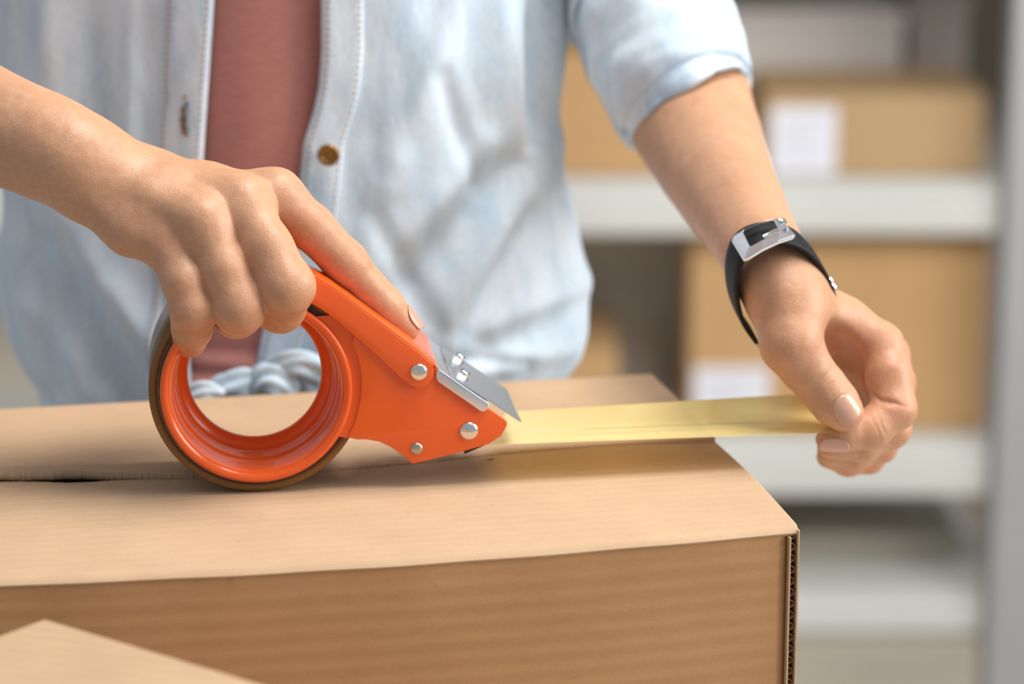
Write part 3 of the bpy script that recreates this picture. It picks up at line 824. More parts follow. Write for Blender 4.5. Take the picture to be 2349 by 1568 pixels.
# index/middle/ring/little metacarpals
G_pl += C2([(1845, 700, 26, 52), (1940, 742, 34, 44), (2020, 790, 30, 46)], 0.012)
G_pl += C2([(1835, 690, 36, 50), (1930, 755, 50, 44), (2035, 815, 46, 46)], 0.012)
G_pl += C2([(1825, 690, 46, 56), (1920, 770, 64, 46), (2015, 850, 60, 44)], 0.012)
G_pl += C2([(1810, 710, 50, 52), (1890, 800, 74, 44), (1985, 880, 72, 40)], 0.012)
fl_ = [Chain(LHP, [(2022, 792, 30, 48), (2040, 860, 20, 52), (2052, 938, 12, 49), (2000, 983, 8, 44), (1935, 998, 6, 36), (1892, 1008, 5, 23)]),
       Chain(LHP, [(2038, 815, 46, 46), (2056, 880, 40, 44), (2046, 985, 30, 42), (1980, 1022, 26, 36), (1905, 1020, 24, 32)]),
       Chain(LHP, [(2015, 850, 60, 44), (2030, 930, 56, 42), (2020, 1022, 44, 38), (1960, 1046, 40, 32), (1905, 1036, 38, 30)]),
       Chain(LHP, [(1985, 880, 72, 40), (2000, 960, 70, 38), (1995, 1052, 58, 34), (1945, 1060, 54, 30), (1900, 1046, 50, 27)])]
th_l = Chain(LHP, [(1814, 790, 6, 66), (1850, 842, 6, 58), (1888, 889, 5, 54), (1917, 925, 2, 53), (1936, 947, 0, 43)])
H_L = [(G_pl, 0.01), ([Multi([c.cones(0.0025) for c in fl_], 0.0008), Multi([th_l.cones(0.003)], k=0.0012)], 0.0045)]
G_pl += [Cone(LHP(1962, 805, 44), LHP(1978, 862, 36), 0.0055, 0.0050, 0.004)]

def wrinkles(V, Nn, c, axis, dorsal, spacing, n, amp, half, sig=0.00045):
    """fine transverse creases over a joint"""
    axis = axis / np.linalg.norm(axis); dorsal = dorsal - axis * (dorsal @ axis); dorsal /= np.linalg.norm(dorsal); side = np.cross(axis, dorsal)
    q = V - c; m_ = np.linalg.norm(q, axis=1) < half * 2.2; idx = np.where(m_)[0]; q = q[idx]
    s = q @ axis; l = q @ side; face = np.clip(Nn[idx] @ dorsal, 0, 1)
    wob = 0.0006 * vnoise(np.stack([l * 350 + 3, s * 60, c[0] * 1000 + 0 * s], 1))
    d = np.zeros(len(idx))
    for i in range(n):
        o_ = (i - (n - 1) / 2) * spacing
        bend = 0.25 * o_ * (l / half) ** 2 * -2
        d -= amp * np.exp(-((s + wob - o_ + bend) / sig) ** 2) * (1 - 0.3 * abs(i - (n - 1) / 2) / max(1, n / 2))
    d *= np.exp(-(l / half) ** 2) * face
    V[idx] += Nn[idx] * d[:, None]
    return V
def flush_map(V, spots):
    f = np.zeros(len(V))
    for c, r, a in spots: f = np.maximum(f, a * np.exp(-((V - c) ** 2).sum(1) / (r * r)))
    return f

import time; t_0 = time.time()
VR, FR = polygonise(H_R, 0.00068)
VL, FL = polygonise(H_L, 0.00068, carve=[(Cone(LHP(1912, 785, 14), LHP(1944, 858, 46), 0.0075, 0.0080), 0.005)])
print('hands', len(VR), len(VL), time.time() - t_0)
NR = normals(VR, FR); NL = normals(VL, FL)
tocam = CAMP - D(700, 600, 0); tocam /= np.linalg.norm(tocam); upv = np.array([0, 0, 1.0])
# muscle/tendon undulation and fine irregularity
VR += NR * (0.00035 * vnoise(VR * 70) + 0.00012 * vnoise(VR * 260))[:, None]
VL += NL * (0.00035 * vnoise(VL * 70) + 0.00012 * vnoise(VL * 260))[:, None]
ir = fi_r[0].p
VR = wrinkles(VR, NR, ir[2], ir[3] - ir[1], upv + 0.5 * tocam, 0.0016, 5, 0.00045, 0.0060, 0.00045)
VR = wrinkles(VR, NR, ir[4], ir[5] - ir[3], upv + 0.6 * tocam, 0.0014, 3, 0.00018, 0.0045)
tl = th_l.p
VL = wrinkles(VL, NL, tl[2] + (tl[1] - tl[2]) * 0.05, tl[3] - tl[1], tocam + upv * 0.8, 0.0017, 6, 0.0006, 0.0070, 0.0005)
il = fl_[0].p
VL = wrinkles(VL, NL, LHP(2022, 920, 4), np.array([0.25, 0, 1.0]), tocam, 0.002, 1, 0.0016, 0.0075, 0.0008)
VL = wrinkles(VL, NL, LHP(2022, 927, 4), np.array([0.3, 0, 1.0]), tocam, 0.002, 1, 0.0005, 0.006, 0.0005)
VL = wrinkles(VL, NL, il[3], il[4] - il[2], tocam, 0.0022, 2, 0.0003, 0.006)
flR = flush_map(VR, [(fi_r[1].p[2], 0.009, .5), (fi_r[2].p[2], 0.009, .5), (fi_r[3].p[2], 0.009, .65), (fi_r[0].p[2], 0.012, .45), (fi_r[0].p[1], 0.013, .5),
                     (fi_r[3].p[4], 0.012, .8), (fi_r[0].p[5], 0.006, .4), (mc[3].p[2], 0.012, .3)])
flL = flush_map(VL, [(tl[0], 0.014, .4), (tl[4], 0.007, .6), (fl_[0].p[1], 0.012, .6), (fl_[0].p[2], 0.011, .6), (fl_[0].p[3], 0.010, .5), (fl_[1].p[1], 0.02, .9),
                     (fl_[2].p[2], 0.014, .6), (fl_[3].p[2], 0.016, .7), (fl_[0].p[0], 0.009, .4), (LHP(1930, 830, 34), 0.016, 1.6)])

# torso and upper arms (under the clothes), coarse
XC = -0.108
def bod(x, y, z): return np.array([XC + x, y, z])
elbR = arm_r.p[0]; shR = bod(-0.165, 1.345, 1.40); shL = bod(0.165, 1.345, 1.40)
TOR = [Cone(bod(0, 1.345, 0.98), bod(0, 1.345, 1.08), 0.105, 0.098, 0.03, ((0, 1, 0), 0.60)),
       Cone(bod(0, 1.345, 1.08), bod(0, 1.345, 1.33), 0.098, 0.112, 0.03, ((0, 1, 0), 0.56)),
       Cone(bod(-0.10, 1.35, 1.39), bod(0.10, 1.35, 1.39), 0.05, 0.05, 0.03),
       Cone(bod(0, 1.355, 1.40), bod(0, 1.345, 1.53), 0.055, 0.050, 0.03),
       Cone(shR, elbR, 0.046, 0.040, 0.03), Cone(shL, ap[0] , 0.046, 0.034, 0.03)]
VT, FT = polygonise([(TOR, 0.01)], 0.006)
VB = np.concatenate([VR, VL, VT]); FB = np.concatenate([FR, FL + len(VR), FT + len(VR) + len(VL)])
person = empty('person'); tag(person, 'person in a light blue denim shirt over a rose top, pulling tape across the box', 'person')
body = mesh_obj('body', VB, FB, m_skin, person)
at = body.data.attributes.new('flush', 'FLOAT', 'POINT'); at.data.foreach_set('value', np.concatenate([flR, flL, np.zeros(len(VT))]).astype(np.float32))

def nail(name, c, d, n, wd, ln, r, mat=m_nail, tipd=0.15):
    """curved nail plate: c centre, d towards the tip, n outwards"""
    d = d / np.linalg.norm(d); n = n - d * (n @ d); n /= np.linalg.norm(n); b = np.cross(d, n); V = []; nu, nv = 17, 15
    for i in range(nu):
        u = -1 + 2 * i / (nu - 1)
        for j in range(nv):
            v = -1 + 2 * j / (nv - 1)
            q = u * sqrt(1 - 0.5 * v * v * (1.0 if v < 0 else 0.55)); pv = v * sqrt(1 - 0.45 * u * u)
            ph = q * wd / 2 / r
            V.append(c + d * (pv * ln / 2) + b * (r * sin(ph)) + n * (r * (cos(ph) - 1) - tipd * 0.0012 * pv * pv))
    o = mesh_obj(name, V, grid_faces(nu, nv), mat, person); solid(o, 0.0005, 0); return o
def nail_on(name, Vm, c0, d, n, wd, ln, r, sink=0.0, slope=0.0):
    d = d / np.linalg.norm(d); n = n - d * (n @ d); n /= np.linalg.norm(n)
    def top(c):
        q = Vm - c; h = q @ n; lat_ = np.linalg.norm(q - np.outer(h, n), axis=1); m_ = (lat_ < 0.0012) & (h > 0) & (h < 0.02)
        return c + n * h[m_].max()
    a = top(c0 - d * ln * 0.42); b = top(c0 + d * ln * 0.25); dd_ = b - a; dd_ /= np.linalg.norm(dd_)
    n2 = n - dd_ * (n @ dd_); n2 /= np.linalg.norm(n2)
    return nail(name, a + dd_ * ln * 0.45 + n2 * (0.0003 - sink), dd_, n2, wd, ln, r)
td = tl[4] - tl[2]
nail_on('thumb_nail', VL, tl[3] + td * 0.34, td, tocam * 1.0 + upv * 0.22 + np.array([0.0, 0, 0]), 0.0112, 0.0120, 0.0080)
di = il[5] - il[4]; nail_on('finger_nail', VL, il[4] + di * 0.75, di, np.array([0.05, -0.85, -0.45]), 0.0080, 0.0125, 0.0052)
di = ir[5] - ir[4]; nail_on('finger_nail', VR, ir[5] - di * 0.12, di, np.array([0.75, -0.12, 0.75]), 0.0092, 0.0112, 0.0058)

# ------------------------------------------------------------------ shirt
def lerp_tab(tab): 
    a = np.array(tab, float); return lambda y: np.interp(y, a[:, 0], a[:, 1])
YF = 1.262      # front plane of the torso near the opening
cR = lerp_tab([(-300, 1290), (0, 1306), (150, 1300), (300, 1287), (420, 1281), (470, 1292), (550, 1318), (690, 1345), (820, 1360), (880, 1352), (930, 1330), (990, 1290), (1090, 1240)])
cL = lerp_tab([(-300, -60), (0, -40), (300, -20), (450, 0), (600, 8), (760, 6), (850, 22), (920, 48), (1000, 90), (1180, 110)])
oR = lerp_tab([(-300, 740), (0, 741), (120, 741), (200, 735), (260, 722), (330, 700), (430, 690), (560, 672), (700, 622), (780, 603), (840, 592), (900, 590), (1000, 590)])
oL = lerp_tab([(-300, 500), (0, 491), (150, 481), (300, 470), (365, 466), (500, 458), (650, 445), (780, 430), (900, 440), (1000, 450)])
def torso_pt(px, py, side, back=0.0):
    """point on the torso cylinder in the direction of the pixel; side=+1 right half"""
    pass
DD = 0.092
FOLDS = [  # (x1,y1,x2,y2,width px, amp mm)  + = towards the camera
    (1060, -50, 900, 420, 40, 3.5), (1150, -80, 1190, 330, 45, 5.0), (1235, -80, 1225, 330, 22, -7.0), (1275, -80, 1268, 420, 24, 4.0), (900, 380, 800, 800, 45, 3.0),
    (1180, 380, 960, 640, 50, -6.0), (1110, 330, 880, 620, 38, 5.0), (1260, 330, 1010, 760, 45, 6.0), (1225, 500, 1080, 760, 34, -6.0), (1020, 180, 1090, 420, 26, -4.0),
    (1330, 700, 1010, 860, 34, -5.0), (1350, 640, 1150, 760, 40, 5.0), (1300, 800, 900, 880, 30, 5.0), (860, 500, 1000, 760, 30, -4.0), (1200, 830, 900, 830, 16, -4.0),
    (80, 560, 340, 960, 34, -9.0), (160, 520, 420, 900, 40, 6.0), (30, 600, 230, 960, 50, 6.0), (215, -50, 240, 480, 34, -7.0), (300, -50, 300, 450, 30, 5.0), (110, -50, 150, 480, 42, 6.0),
    (40, -60, 60, 150, 30, -8.0), (330, 380, 250, 620, 26, -4.0), (350, 600, 390, 780, 14, -4.0), (10, 450, 90, 650, 30, -5.0), (140, 640, 120, 900, 30, -3.0)]
def fold_disp(px, py):
    d = np.zeros(len(px))
    for x1, y1, x2, y2, wd, am in FOLDS:
        a = np.array([x1, y1], float); b = np.array([x2, y2], float); ab = b - a; l2 = ab @ ab
        tt = ((px - x1) * ab[0] + (py - y1) * ab[1]) / l2; tc = np.clip(tt, 0, 1)
        dx = px - (x1 + tc * ab[0]); dy = py - (y1 + tc * ab[1])
        taper = 0.55 + 0.45 * np.sin(pi * tc)
        d += am * 0.001 * np.exp(-(dx * dx + dy * dy) / (wd * wd)) * taper
    return d
def shirt_panel(name, side, mat, nu=150, nv=190, py0=-330, py1=1180):
    V = []; rows = np.linspace(py0, py1, nv); PX = np.zeros((nu, nv)); P3 = np.zeros((nu, nv, 3))
    for j, py in enumerate(rows):
        yf = YF + 0.014 * np.clip((400 - py) / 700, -0.2, 1) * 0
        oy = oR(py) if side > 0 else oL(py); cy_ = cR(py) if side > 0 else cL(py)
        ref = Py(660, py, yf); z = ref[2]
        # half width of the torso at this height from the contour pixel (on its side plane)
        xside = (cy_ - CXP) / FPX * depth(np.array([0, yf + DD, z])); hw = abs(xside - XC)
        xo = (oy - CXP) / FPX * depth(np.array([0, yf + 0.004, z]))
        th0 = math.asin(np.clip((xo - XC) / hw, -0.999, 0.999)) * 1.0
        ths = np.linspace(th0, side * pi * 0.98, nu)
        # crowd samples on the visible part
        g = np.linspace(0, 1, nu); tmid = side * pi / 2 * 1.1
        ths = np.where(g < 0.8, th0 + (tmid - th0) * g / 0.8, tmid + (side * pi * 0.98 - tmid) * (g - 0.8) / 0.2)
        P3[:, j, 0] = XC + hw * np.sin(ths); P3[:, j, 1] = yf + DD - DD * np.cos(ths); P3[:, j, 2] = z
        nrm = np.stack([np.sin(ths) / hw, -np.cos(ths) / DD, 0 * ths], 1); nrm /= np.linalg.norm(nrm, axis=1)[:, None]
        dd_ = (P3[:, j] - CAMP) @ FW
        px = CXP + FPX * P3[:, j, 0] / dd_; pyy = CYP - FPX * ((P3[:, j] - CAMP) @ UP) / dd_
        vis = np.clip(1.2 - g * 1.2, 0, 1)
        disp_ = fold_disp(px, pyy) * (g < 0.8)
        nzv = vnoise(np.stack([P3[:, j, 0] * 38, 0 * px + side, P3[:, j, 2] * 13], 1)) * 0.0028 + vnoise(np.stack([P3[:, j, 0] * 110, 0 * px, P3[:, j, 2] * 45], 1)) * 0.0009
        edgef = np.clip(g / 0.05, 0, 1)
        P3[:, j] += nrm * ((disp_ + nzv) * (0.25 + 0.75 * edgef) * (1 - 0.8 * np.clip((g - 0.72) / 0.1, 0, 1)))[:, None]
    o = mesh_obj(name, P3.reshape(-1, 3), grid_faces(nu, nv), mat, shirt); solid(o, 0.0011, 1 if side > 0 else -1)
    return o, P3
shirt = empty('denim_shirt'); shirt.parent = person
oRp, PR = shirt_panel('shirt_panel', 1, m_denim)
oLp, PL_ = shirt_panel('shirt_panel', -1, m_denim)
def plackets(name, P3, side, wpx, lift, nU=8):
    """raised strip along the opening edge of a panel"""
    nv = P3.shape[1]; V = np.zeros((nU, nv, 3))
    for j in range(nv):
        row = P3[:, j]; s = np.concatenate([[0], np.cumsum(np.linalg.norm(np.diff(row, axis=0), axis=1))])
        for i in range(nU):
            t = i / (nU - 1) * wpx
            V[i, j] = [np.interp(t, s, row[:, c]) for c in range(3)]
            V[i, j, 1] -= lift * (1.0 if 0 < i < nU - 1 else 0.55)
            V[i, j, 0] -= side * 0.0004
    return V
def strip_at(P3, off, lift):
    out = []
    for j in range(P3.shape[1]):
        row = P3[:, j]; s = np.concatenate([[0], np.cumsum(np.linalg.norm(np.diff(row, axis=0), axis=1))])
        q = np.array([np.interp(off, s, row[:, c]) for c in range(3)]); q[1] -= lift; out.append(q)
    return out
PWR, PWL = 0.0185, 0.0215
VRp = plackets('p', PR, 1, PWR, 0.0019); o = mesh_obj('placket', VRp.reshape(-1, 3), grid_faces(*VRp.shape[:2]), m_placket, shirt); solid(o, 0.0012, 0)
VLp = plackets('p', PL_, -1, PWL, 0.0019); o2 = mesh_obj('placket', VLp.reshape(-1, 3), grid_faces(*VLp.shape[:2]), m_placket, shirt); solid(o2, 0.0012, 0)
def stitches(P3, off, lift, parent, mat):
    line = strip_at(P3, off, lift); s = 0; V = []; F = []; acc = 0
    line = np.array(line); d = np.linalg.norm(np.diff(line, axis=0), axis=1); cs = np.concatenate([[0], np.cumsum(d)])
    L_ = cs[-1]; step = 0.0030; t = 0
    while t < L_ - step:
        a = np.array([np.interp(t, cs, line[:, c]) for c in range(3)]); b = np.array([np.interp(t + step * 0.62, cs, line[:, c]) for c in range(3)])
        u = (b - a) / np.linalg.norm(b - a); sd = np.cross(u, [0, 1, 0]); sd /= np.linalg.norm(sd); n0_ = len(V); r = 0.00046
        mid_ = (a + b) / 2 + np.array([0, -r, 0])
        V += [a - sd * r * .5, a + sd * r * .5, mid_ - sd * r, mid_ + sd * r, b - sd * r * .5, b + sd * r * .5]
        F += [(n0_, n0_ + 1, n0_ + 3, n0_ + 2), (n0_ + 2, n0_ + 3, n0_ + 5, n0_ + 4)]
        t += step
    o = mesh_obj('stitching', V, F, mat, parent); tag(o, kind='stuff'); return o
stitches(PR, 0.0026, 0.0029, o, m_thread); stitches(PR, PWR - 0.0017, 0.0029, o, m_thread)
stitches(PL_, 0.0024, 0.0029, o2, m_thread); stitches(PL_, PWL - 0.0022, 0.0029, o2, m_thread)
# brass button
def row_at(P3, py):
    rows = np.linspace(-330, 1180, P3.shape[1]); return int(np.argmin(abs(rows - py)))
cb = Py(752, 356, YF - 0.0035); 
prof = [(0.0, -0.0022), (0.0008, -0.0022), (0.0013, -0.0014), (0.0024, -0.0014), (0.0034, -0.0026), (0.0042, -0.0028), (0.0049, -0.0022), (0.0050, -0.0008), (0.0042, 0.0004), (0.0015, 0.0006), (0.0014, 0.003)]
V = []
for kk in range(32):
    a = 2 * pi * kk / 32
    for r, y in prof: V.append(cb + np.array([r * cos(a) + y * -0.25, y, r * sin(a) + 0.0003]))
bt = mesh_obj('button', V, grid_faces(32, len(prof), wrap_u=True), m_brass, shirt); tag(bt, 'antique brass shank button')
# buttonhole
hc = [Py(430, 225, YF), Py(424, 265, YF), Py(426, 303, YF)]
base_y = VLp[VLp.shape[0] // 2, row_at(PL_, 265), 1] - 0.0012
def bh(px, py, dy=0.0): return Py(px, py, base_y - dy)
hole = sweep('buttonhole', catmull([bh(432, 228), bh(427, 250), bh(426, 275), bh(430, 305)], 5), [0.0002] + [0.0014] * 14 + [0.0002], m_engrave, shirt, seg=8)
for pts in ([bh(419, 222), bh(434, 221)], [bh(416, 268), bh(418, 285), bh(421, 306)], [bh(421, 308), bh(433, 309)], [bh(419, 245), bh(417, 262)]):
    pp = catmull(pts, 4); sweep('bar_tack', pp, 0.0008, m_thread2, hole, seg=6)

# sleeve over the left elbow with rolled cuff
def ring_sweep(name, rings, mat, parent, nphi=120, mrows=12, noise=0.002, seed=0, fold=0.014, th=0.0012, off=1):
    cs = [Pd(a, b, d) for a, b, d, r, ang, rd in rings]
    C = catmull(cs, mrows)
    par = np.linspace(0, len(rings) - 1, len(C))
    R1 = np.interp(par, range(len(rings)), [r * d / FPX for a, b, d, r, ang, rd in rings]); AN = np.interp(par, range(len(rings)), [ang for *_, ang, rd in [(0, 0, 0, 0, x[4], 0) for x in rings]])
    R2 = np.interp(par, range(len(rings)), [x[5] for x in rings]); V = np.zeros((len(C), nphi, 3))
    for i, c in enumerate(C):
        t = C[min(i + 1, len(C) - 1)] - C[max(i - 1, 0)]; t = t / np.linalg.norm(t)
        e1_ = RT * cos(rad(AN[i])) + UP * sin(rad(AN[i])); e1_ = e1_ - t * (e1_ @ t) * 0.55; e1_ /= np.linalg.norm(e1_)
        e2_ = np.cross(t, e1_); e2_ /= np.linalg.norm(e2_)
        for j in range(nphi):
            ph = 2 * pi * j / nphi
            fr_ = 1 + fold * (sin(5 * ph + 2.2 * par[i] + seed) + 0.6 * sin(8 * ph - 3.1 * par[i]) + 0.5 * sin(6.5 * par[i] + 2 * sin(2 * ph + seed)))
            V[i, j] = c + (e1_ * cos(ph) * R1[i] + e2_ * sin(ph) * R2[i]) * fr_
    Vf = V.reshape(-1, 3); F = grid_faces(len(C), nphi, wrap_v=True)
    Nn = normals(Vf, F)
    n_ = noise * vnoise(Vf * 34 + seed) + noise * 0.5 * vnoise(Vf * 85 + seed * 2)
    Vf = Vf + Nn * n_[:, None]
    o = mesh_obj(name, Vf, F, mat, parent); solid(o, th, 0)
    return o, Vf.reshape(len(C), nphi, 3)
sl, SV = ring_sweep('sleeve', [(1330, -420, 1.36, 260, 35, 0.062), (1400, -220, 1.36, 235, 32, 0.060), (1425, -95, 1.358, 215, 30, 0.056), (1450, -25, 1.350, 200, 31, 0.052), (1476, 40, 1.344, 158, 36, 0.043), (1510, 100, 1.338, 152, 37, 0.041)],
                    m_denim, shirt, noise=0.0075, seed=3)
cf, CV = ring_sweep('cuff', [(1480, 44, 1.345, 158, 38, 0.042), (1488, 62, 1.342, 176, 38, 0.048), (1524, 130, 1.336, 178, 37, 0.048), (1552, 186, 1.330, 174, 37, 0.047), (1570, 222, 1.326, 166, 37, 0.045), (1575, 232, 1.325, 156, 37, 0.041)],
                    m_denim, sl, noise=0.0036, seed=9, mrows=8, fold=0.010, th=0.003)
ring_sweep('cuff_lining', [(1545, 172, 1.333, 158, 37, 0.043), (1568, 222, 1.327, 156, 37, 0.043), (1577, 241, 1.325, 154, 37, 0.042), (1581, 249, 1.3245, 151, 37, 0.041)],
           m_placket, sl, noise=0.003, seed=9, fold=0.008, th=0.0016)
# right sleeve outside the frame
elR = arm_r.p[0]
def simple_tube(name, pts, rr, mat, parent, noise=0.003):
    P_ = catmull(pts, 8); R_ = np.interp(np.linspace(0, len(pts) - 1, len(P_)), range(len(pts)), rr)
    o = sweep(name, P_, list(R_), mat, parent, seg=40, caps=False); solid(o, 0.0012, 0); return o
simple_tube('sleeve', [shR, (shR + elR) / 2, elR + (elR - shR) * 0.02, elR * 0.75 + arm_r.p[1] * 0.25], [0.062, 0.060, 0.056, 0.052], m_denim, shirt)

# knotted shirt tails
def ribbon(name, pts, wid, mat, parent, flat=0.45, up_=(0, 0, 1), seed=0.0):
    P_ = catmull(pts, 10); W_ = np.interp(np.linspace(0, len(pts) - 1, len(P_)), range(len(pts)), wid); seg = 40; V = []
    for i in range(len(P_)):
        t = P_[min(i + 1, len(P_) - 1)] - P_[max(i - 1, 0)]; t /= np.linalg.norm(t)
        a = np.cross(t, np.asarray(up_, float)); a /= np.linalg.norm(a); b = np.cross(a, t)
        for k_ in range(seg):
            th = 2 * pi * k_ / seg; f_ = 1 + 0.13 * sin(4 * th + 0.12 * i + seed) + 0.09 * sin(7 * th - 0.2 * i + 2 * seed)
            V.append(P_[i] + W_[i] * f_ * (cos(th) * a + flat * sin(th) * b))
    o = mesh_obj(name, V, grid_faces(len(P_), seg, wrap_v=True), mat, parent); return o
def K(px, py, y): return Py(px, py, y)
yk = 1.2375
ribbon('knot_fold', [K(585, 905, yk + .018), K(620, 856, yk + .008), K(675, 836, yk), K(722, 852, yk + .004), K(748, 905, yk + .012), K(750, 960, yk + .02)], [0.005, 0.006, 0.0065, 0.0075, 0.0075, 0.006], m_denim, shirt, 0.7, (0, 1, 0.2))
ribbon('knot_fold', [K(655, 925, yk + .004), K(640, 890, yk), K(620, 878, yk + .002), K(602, 895, yk + .006), K(590, 940, yk + .01)], [0.006, 0.0085, 0.009, 0.008, 0.006], m_denim, shirt, 0.8, (0, 1, 0.2))
ribbon('knot_fold', [K(655, 868, yk + .006), K(688, 872, yk + .002), K(712, 900, yk + .003), K(720, 945, yk + .006)], [0.003, 0.0035, 0.004, 0.004], m_placket, shirt, 0.6, (0, 1, 0.2))
ribbon('knot_tail', [K(600, 885, yk + .012), K(560, 888, yk + .006), K(520, 900, yk + .006), K(480, 930, yk + .01)], [0.006, 0.0085, 0.0085, 0.006], m_denim, shirt, 0.7, (0, 1, 0.2))
ribbon('knot_tail', [K(505, 915, yk - .004), K(470, 905, yk - .006), K(440, 915, yk - .004), K(400, 950, yk + .0)], [0.005, 0.006, 0.006, 0.005], m_denim, shirt, 0.7, (0, 1, 0.2))
stitches(np.array([[K(690 + 40 * sin(t), 834 + 62 * (1 - cos(t)), yk - 0.005 + 0.004 * t) for t in np.linspace(0, 1.5, 20)]] * 2), 0.0, 0.0, shirt, m_thread)

# rose knit top
V = []; nu, nv = 90, 110; rows = np.linspace(-330, 905, nv)
P3 = np.zeros((nu, nv, 3))
for j, py in enumerate(rows):
    z = Py(600, py, YF)[2]; ths = np.linspace(-pi, pi, nu)
    hw = 0.106; dd = DD - 0.004
    hem = (0.0026 * sin((py - 818) / 9.5) * np.clip((py - 812) / 10, 0, 1) + 0.010 * np.clip((py - 815) / 60, 0, 1)) * np.exp(-((ths + 0.12) / 0.4) ** 2) - 0.007 * (1 - np.exp(-((ths + 0.12) / 0.7) ** 2))
    sw = 0.004 * np.clip(1 - abs(py - 700) / 200, 0, 1) * 0
    P3[:, j, 0] = XC + hw * np.sin(ths); P3[:, j, 1] = YF + DD - (dd + hem + sw) * np.cos(ths); P3[:, j, 2] = z + 0.10 * hem * np.sin(ths)
    P3[:, j, 1] -= 0.0016 * vnoise(np.stack([P3[:, j, 0] * 25, 0 * ths, P3[:, j, 2] * 18], 1)) * np.cos(ths)
o = mesh_obj('knit_top', P3.reshape(-1, 3), grid_faces(nu, nv), m_knit, person); solid(o, 0.0012, 0)
tag(o, 'dusty rose fine knit top')
# trousers and shoes, behind the table
TR = [Cone(bod(0, 1.345, 0.86), bod(0, 1.345, 0.90), 0.128, 0.118, 0.05, ((0, 1, 0), 0.62))]
for sx in (-1, 1):
    TR += [Cone(bod(sx * 0.075, 1.35, 0.86), bod(sx * 0.085, 1.36, 0.48), 0.085, 0.060, 0.04), Cone(bod(sx * 0.085, 1.36, 0.48), bod(sx * 0.09, 1.38, 0.09), 0.060, 0.045, 0.03)]
VTr, FTr = polygonise([(TR, 0.01)], 0.009)
mesh_obj('trousers', VTr, FTr, m_trouser, person)
for sx in (-1, 1):
    V_, F_ = polygonise([([Cone(bod(sx * 0.09, 1.40, 0.045), bod(sx * 0.095, 1.27, 0.035), 0.040, 0.033, 0.02), Cone(bod(sx * 0.09, 1.39, 0.05), bod(sx * 0.09, 1.385, 0.09), 0.038, 0.04, 0.02)], 0.01)], 0.006)
    V_[:, 2] = np.maximum(V_[:, 2], 0.001); mesh_obj('shoe', V_, F_, m_leather, person)

# ------------------------------------------------------------------ bracelet
br = empty('bracelet'); tag(br, 'black leather strap bracelet with silver buckle on the wrist of the pulling hand', 'bracelet')
axw = ap[4] - ap[3]; axw = LHP(1826, 720, 16) - ap[3]; axw /= np.linalg.norm(axw)
pc = Pd(1762, 597, 1.157)
loop_px = [(1724, 764), (1696, 722), (1681, 668), (1681, 612), (1698, 566), (1736, 541), (1786, 536), (1832, 552), (1868, 588), (1892, 630), (1904, 664)]
nlo = axw
loop = [Pplane(a, b, pc, nlo) for a, b in loop_px]
back = [Pplane(a, b, pc, nlo) for a, b in ((1916, 700), (1905, 750), (1860, 800), (1790, 815), (1745, 795))]
def band(name, pts, width, thick, mat, parent, axis=nlo):
    P_ = catmull(pts, 6); V = []
    for i, p in enumerate(P_):
        t = P_[min(i + 1, len(P_) - 1)] - P_[max(i - 1, 0)]; t /= np.linalg.norm(t); o_ = np.cross(t, axis); o_ /= np.linalg.norm(o_)
        for a, b in ((-1, -1), (-.6, -1.25), (.6, -1.25), (1, -1), (1, 1), (.6, 1.25), (-.6, 1.25), (-1, 1)):
            V.append(p + axis * a * width / 2 + o_ * b * thick / 2)
    F = [tuple(f) for f in grid_faces(len(P_), 8, wrap_v=True)] + [tuple(range(8))[::-1], tuple((len(P_) - 1) * 8 + q for q in range(8))]
    return mesh_obj(name, V, F, mat, parent)
band('strap', loop, 0.0150, 0.0016, m_leather, br)
band('strap_tail', back, 0.006, 0.0016, m_leather, br)
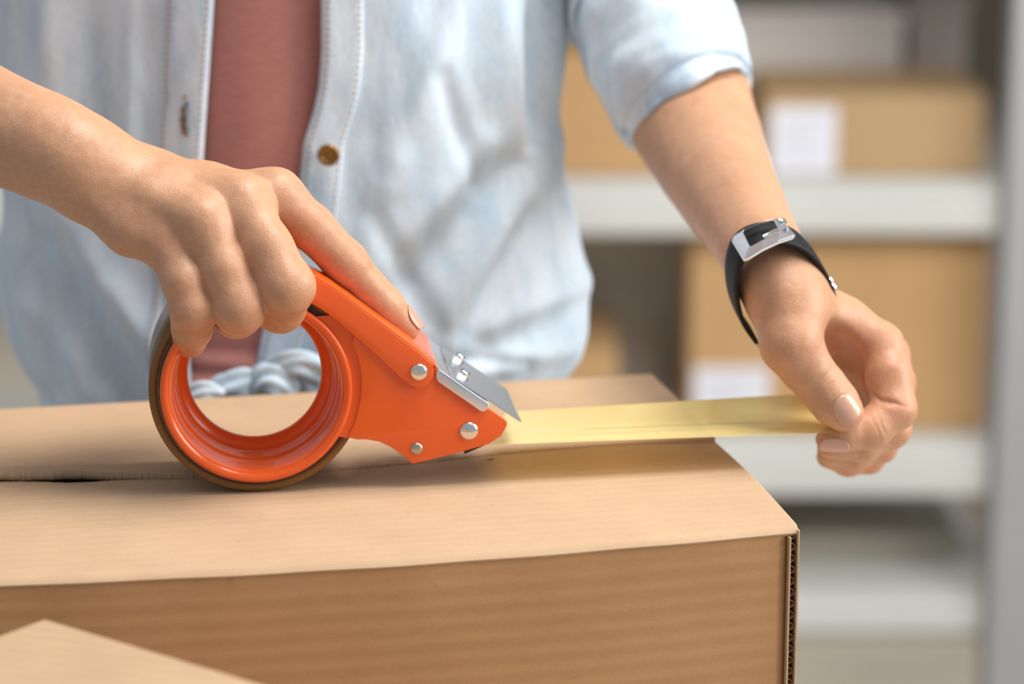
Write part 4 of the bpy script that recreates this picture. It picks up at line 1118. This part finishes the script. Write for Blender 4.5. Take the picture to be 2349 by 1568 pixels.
# buckle frame
bc = [Pplane(a, b, pc - nlo * 0, nlo) for a, b in ((1690, 590), (1752, 560), (1812, 556))]
bq = [Pd(1684, 552, 1.150), Pd(1768, 514, 1.155), Pd(1822, 547, 1.136), Pd(1711, 598, 1.128)]
ou = [(1677, 553, 1.148), (1708, 603, 1.130), (1827, 548, 1.130), (1790, 507, 1.150)]
inn = [(1703, 541, 1.147), (1721, 577, 1.134), (1790, 546, 1.134), (1774, 514, 1.149)]
def ringpts(C):
    P_ = []
    for q in range(4):
        a, b = np.array(C[q], float), np.array(C[(q + 1) % 4], float)
        for t in (0.06, 0.35, 0.65, 0.94): P_.append(Pd(*(a * (1 - t) + b * t)))
    return P_
cb_ = sum(Pd(*c) for c in ou) / 4; nb_ = np.array([-0.05, -0.45, 0.89])
O_ = ringpts(ou); I_ = ringpts(inn)
lat = Pd(*ou[3]) - Pd(*ou[0]); lat /= np.linalg.norm(lat)
def arch(p): return p + nb_ * 0.0016 * (1 - (((p - cb_) @ lat) / 0.011) ** 2)
O_ = [arch(p) for p in O_]; I_ = [arch(p) for p in I_]; nq = len(O_)
V = O_ + I_ + [p + nb_ * 0.0018 for p in O_] + [p + nb_ * 0.0018 for p in I_]; F = []
for q in range(nq):
    r_ = (q + 1) % nq
    F += [(q, q + nq, r_ + nq, r_), (q + 2 * nq, r_ + 2 * nq, r_ + 3 * nq, q + 3 * nq), (q, r_, r_ + 2 * nq, q + 2 * nq), (q + nq, q + 3 * nq, r_ + 3 * nq, r_ + nq)]
bk_ = mesh_obj('buckle_frame', V, F, m_satin, br, smooth=False); bevel(bk_, 0.0005, 3, 40)
sweep('buckle_prong', [Pd(1806, 536, 1.136) + nb_ * .002, Pd(1778, 540, 1.138) + nb_ * .002, Pd(1752, 548, 1.139) + nb_ * .0012], [0.0013, 0.0011, 0.0008], m_satin, bk_, seg=10)
sweep('buckle_stud', [Pd(1795, 521, 1.146) + nb_ * .0015, Pd(1795, 521, 1.146) + nb_ * .0035], [0.0018, 0.0016], m_satin, bk_, seg=12)
# beaded clasp
cl = [(1903, 644, 0.0017), (1909, 660, 0.0022), (1914, 674, 0.0021), (1921, 688, 0.0017)]
for a, b, r in cl:
    c = Pplane(a, b, pc, nlo); sweep('clasp_bead', [c + np.array([0, 0, -r * q]) for q in (-1, -.8, -.4, 0, .4, .8, 1)], [r * x for x in (0.2, 0.6, .92, 1, .92, .6, .2)], m_chrome, br, seg=14, updir=(0, 1, 0))
print('script done', time.time() - t_0)
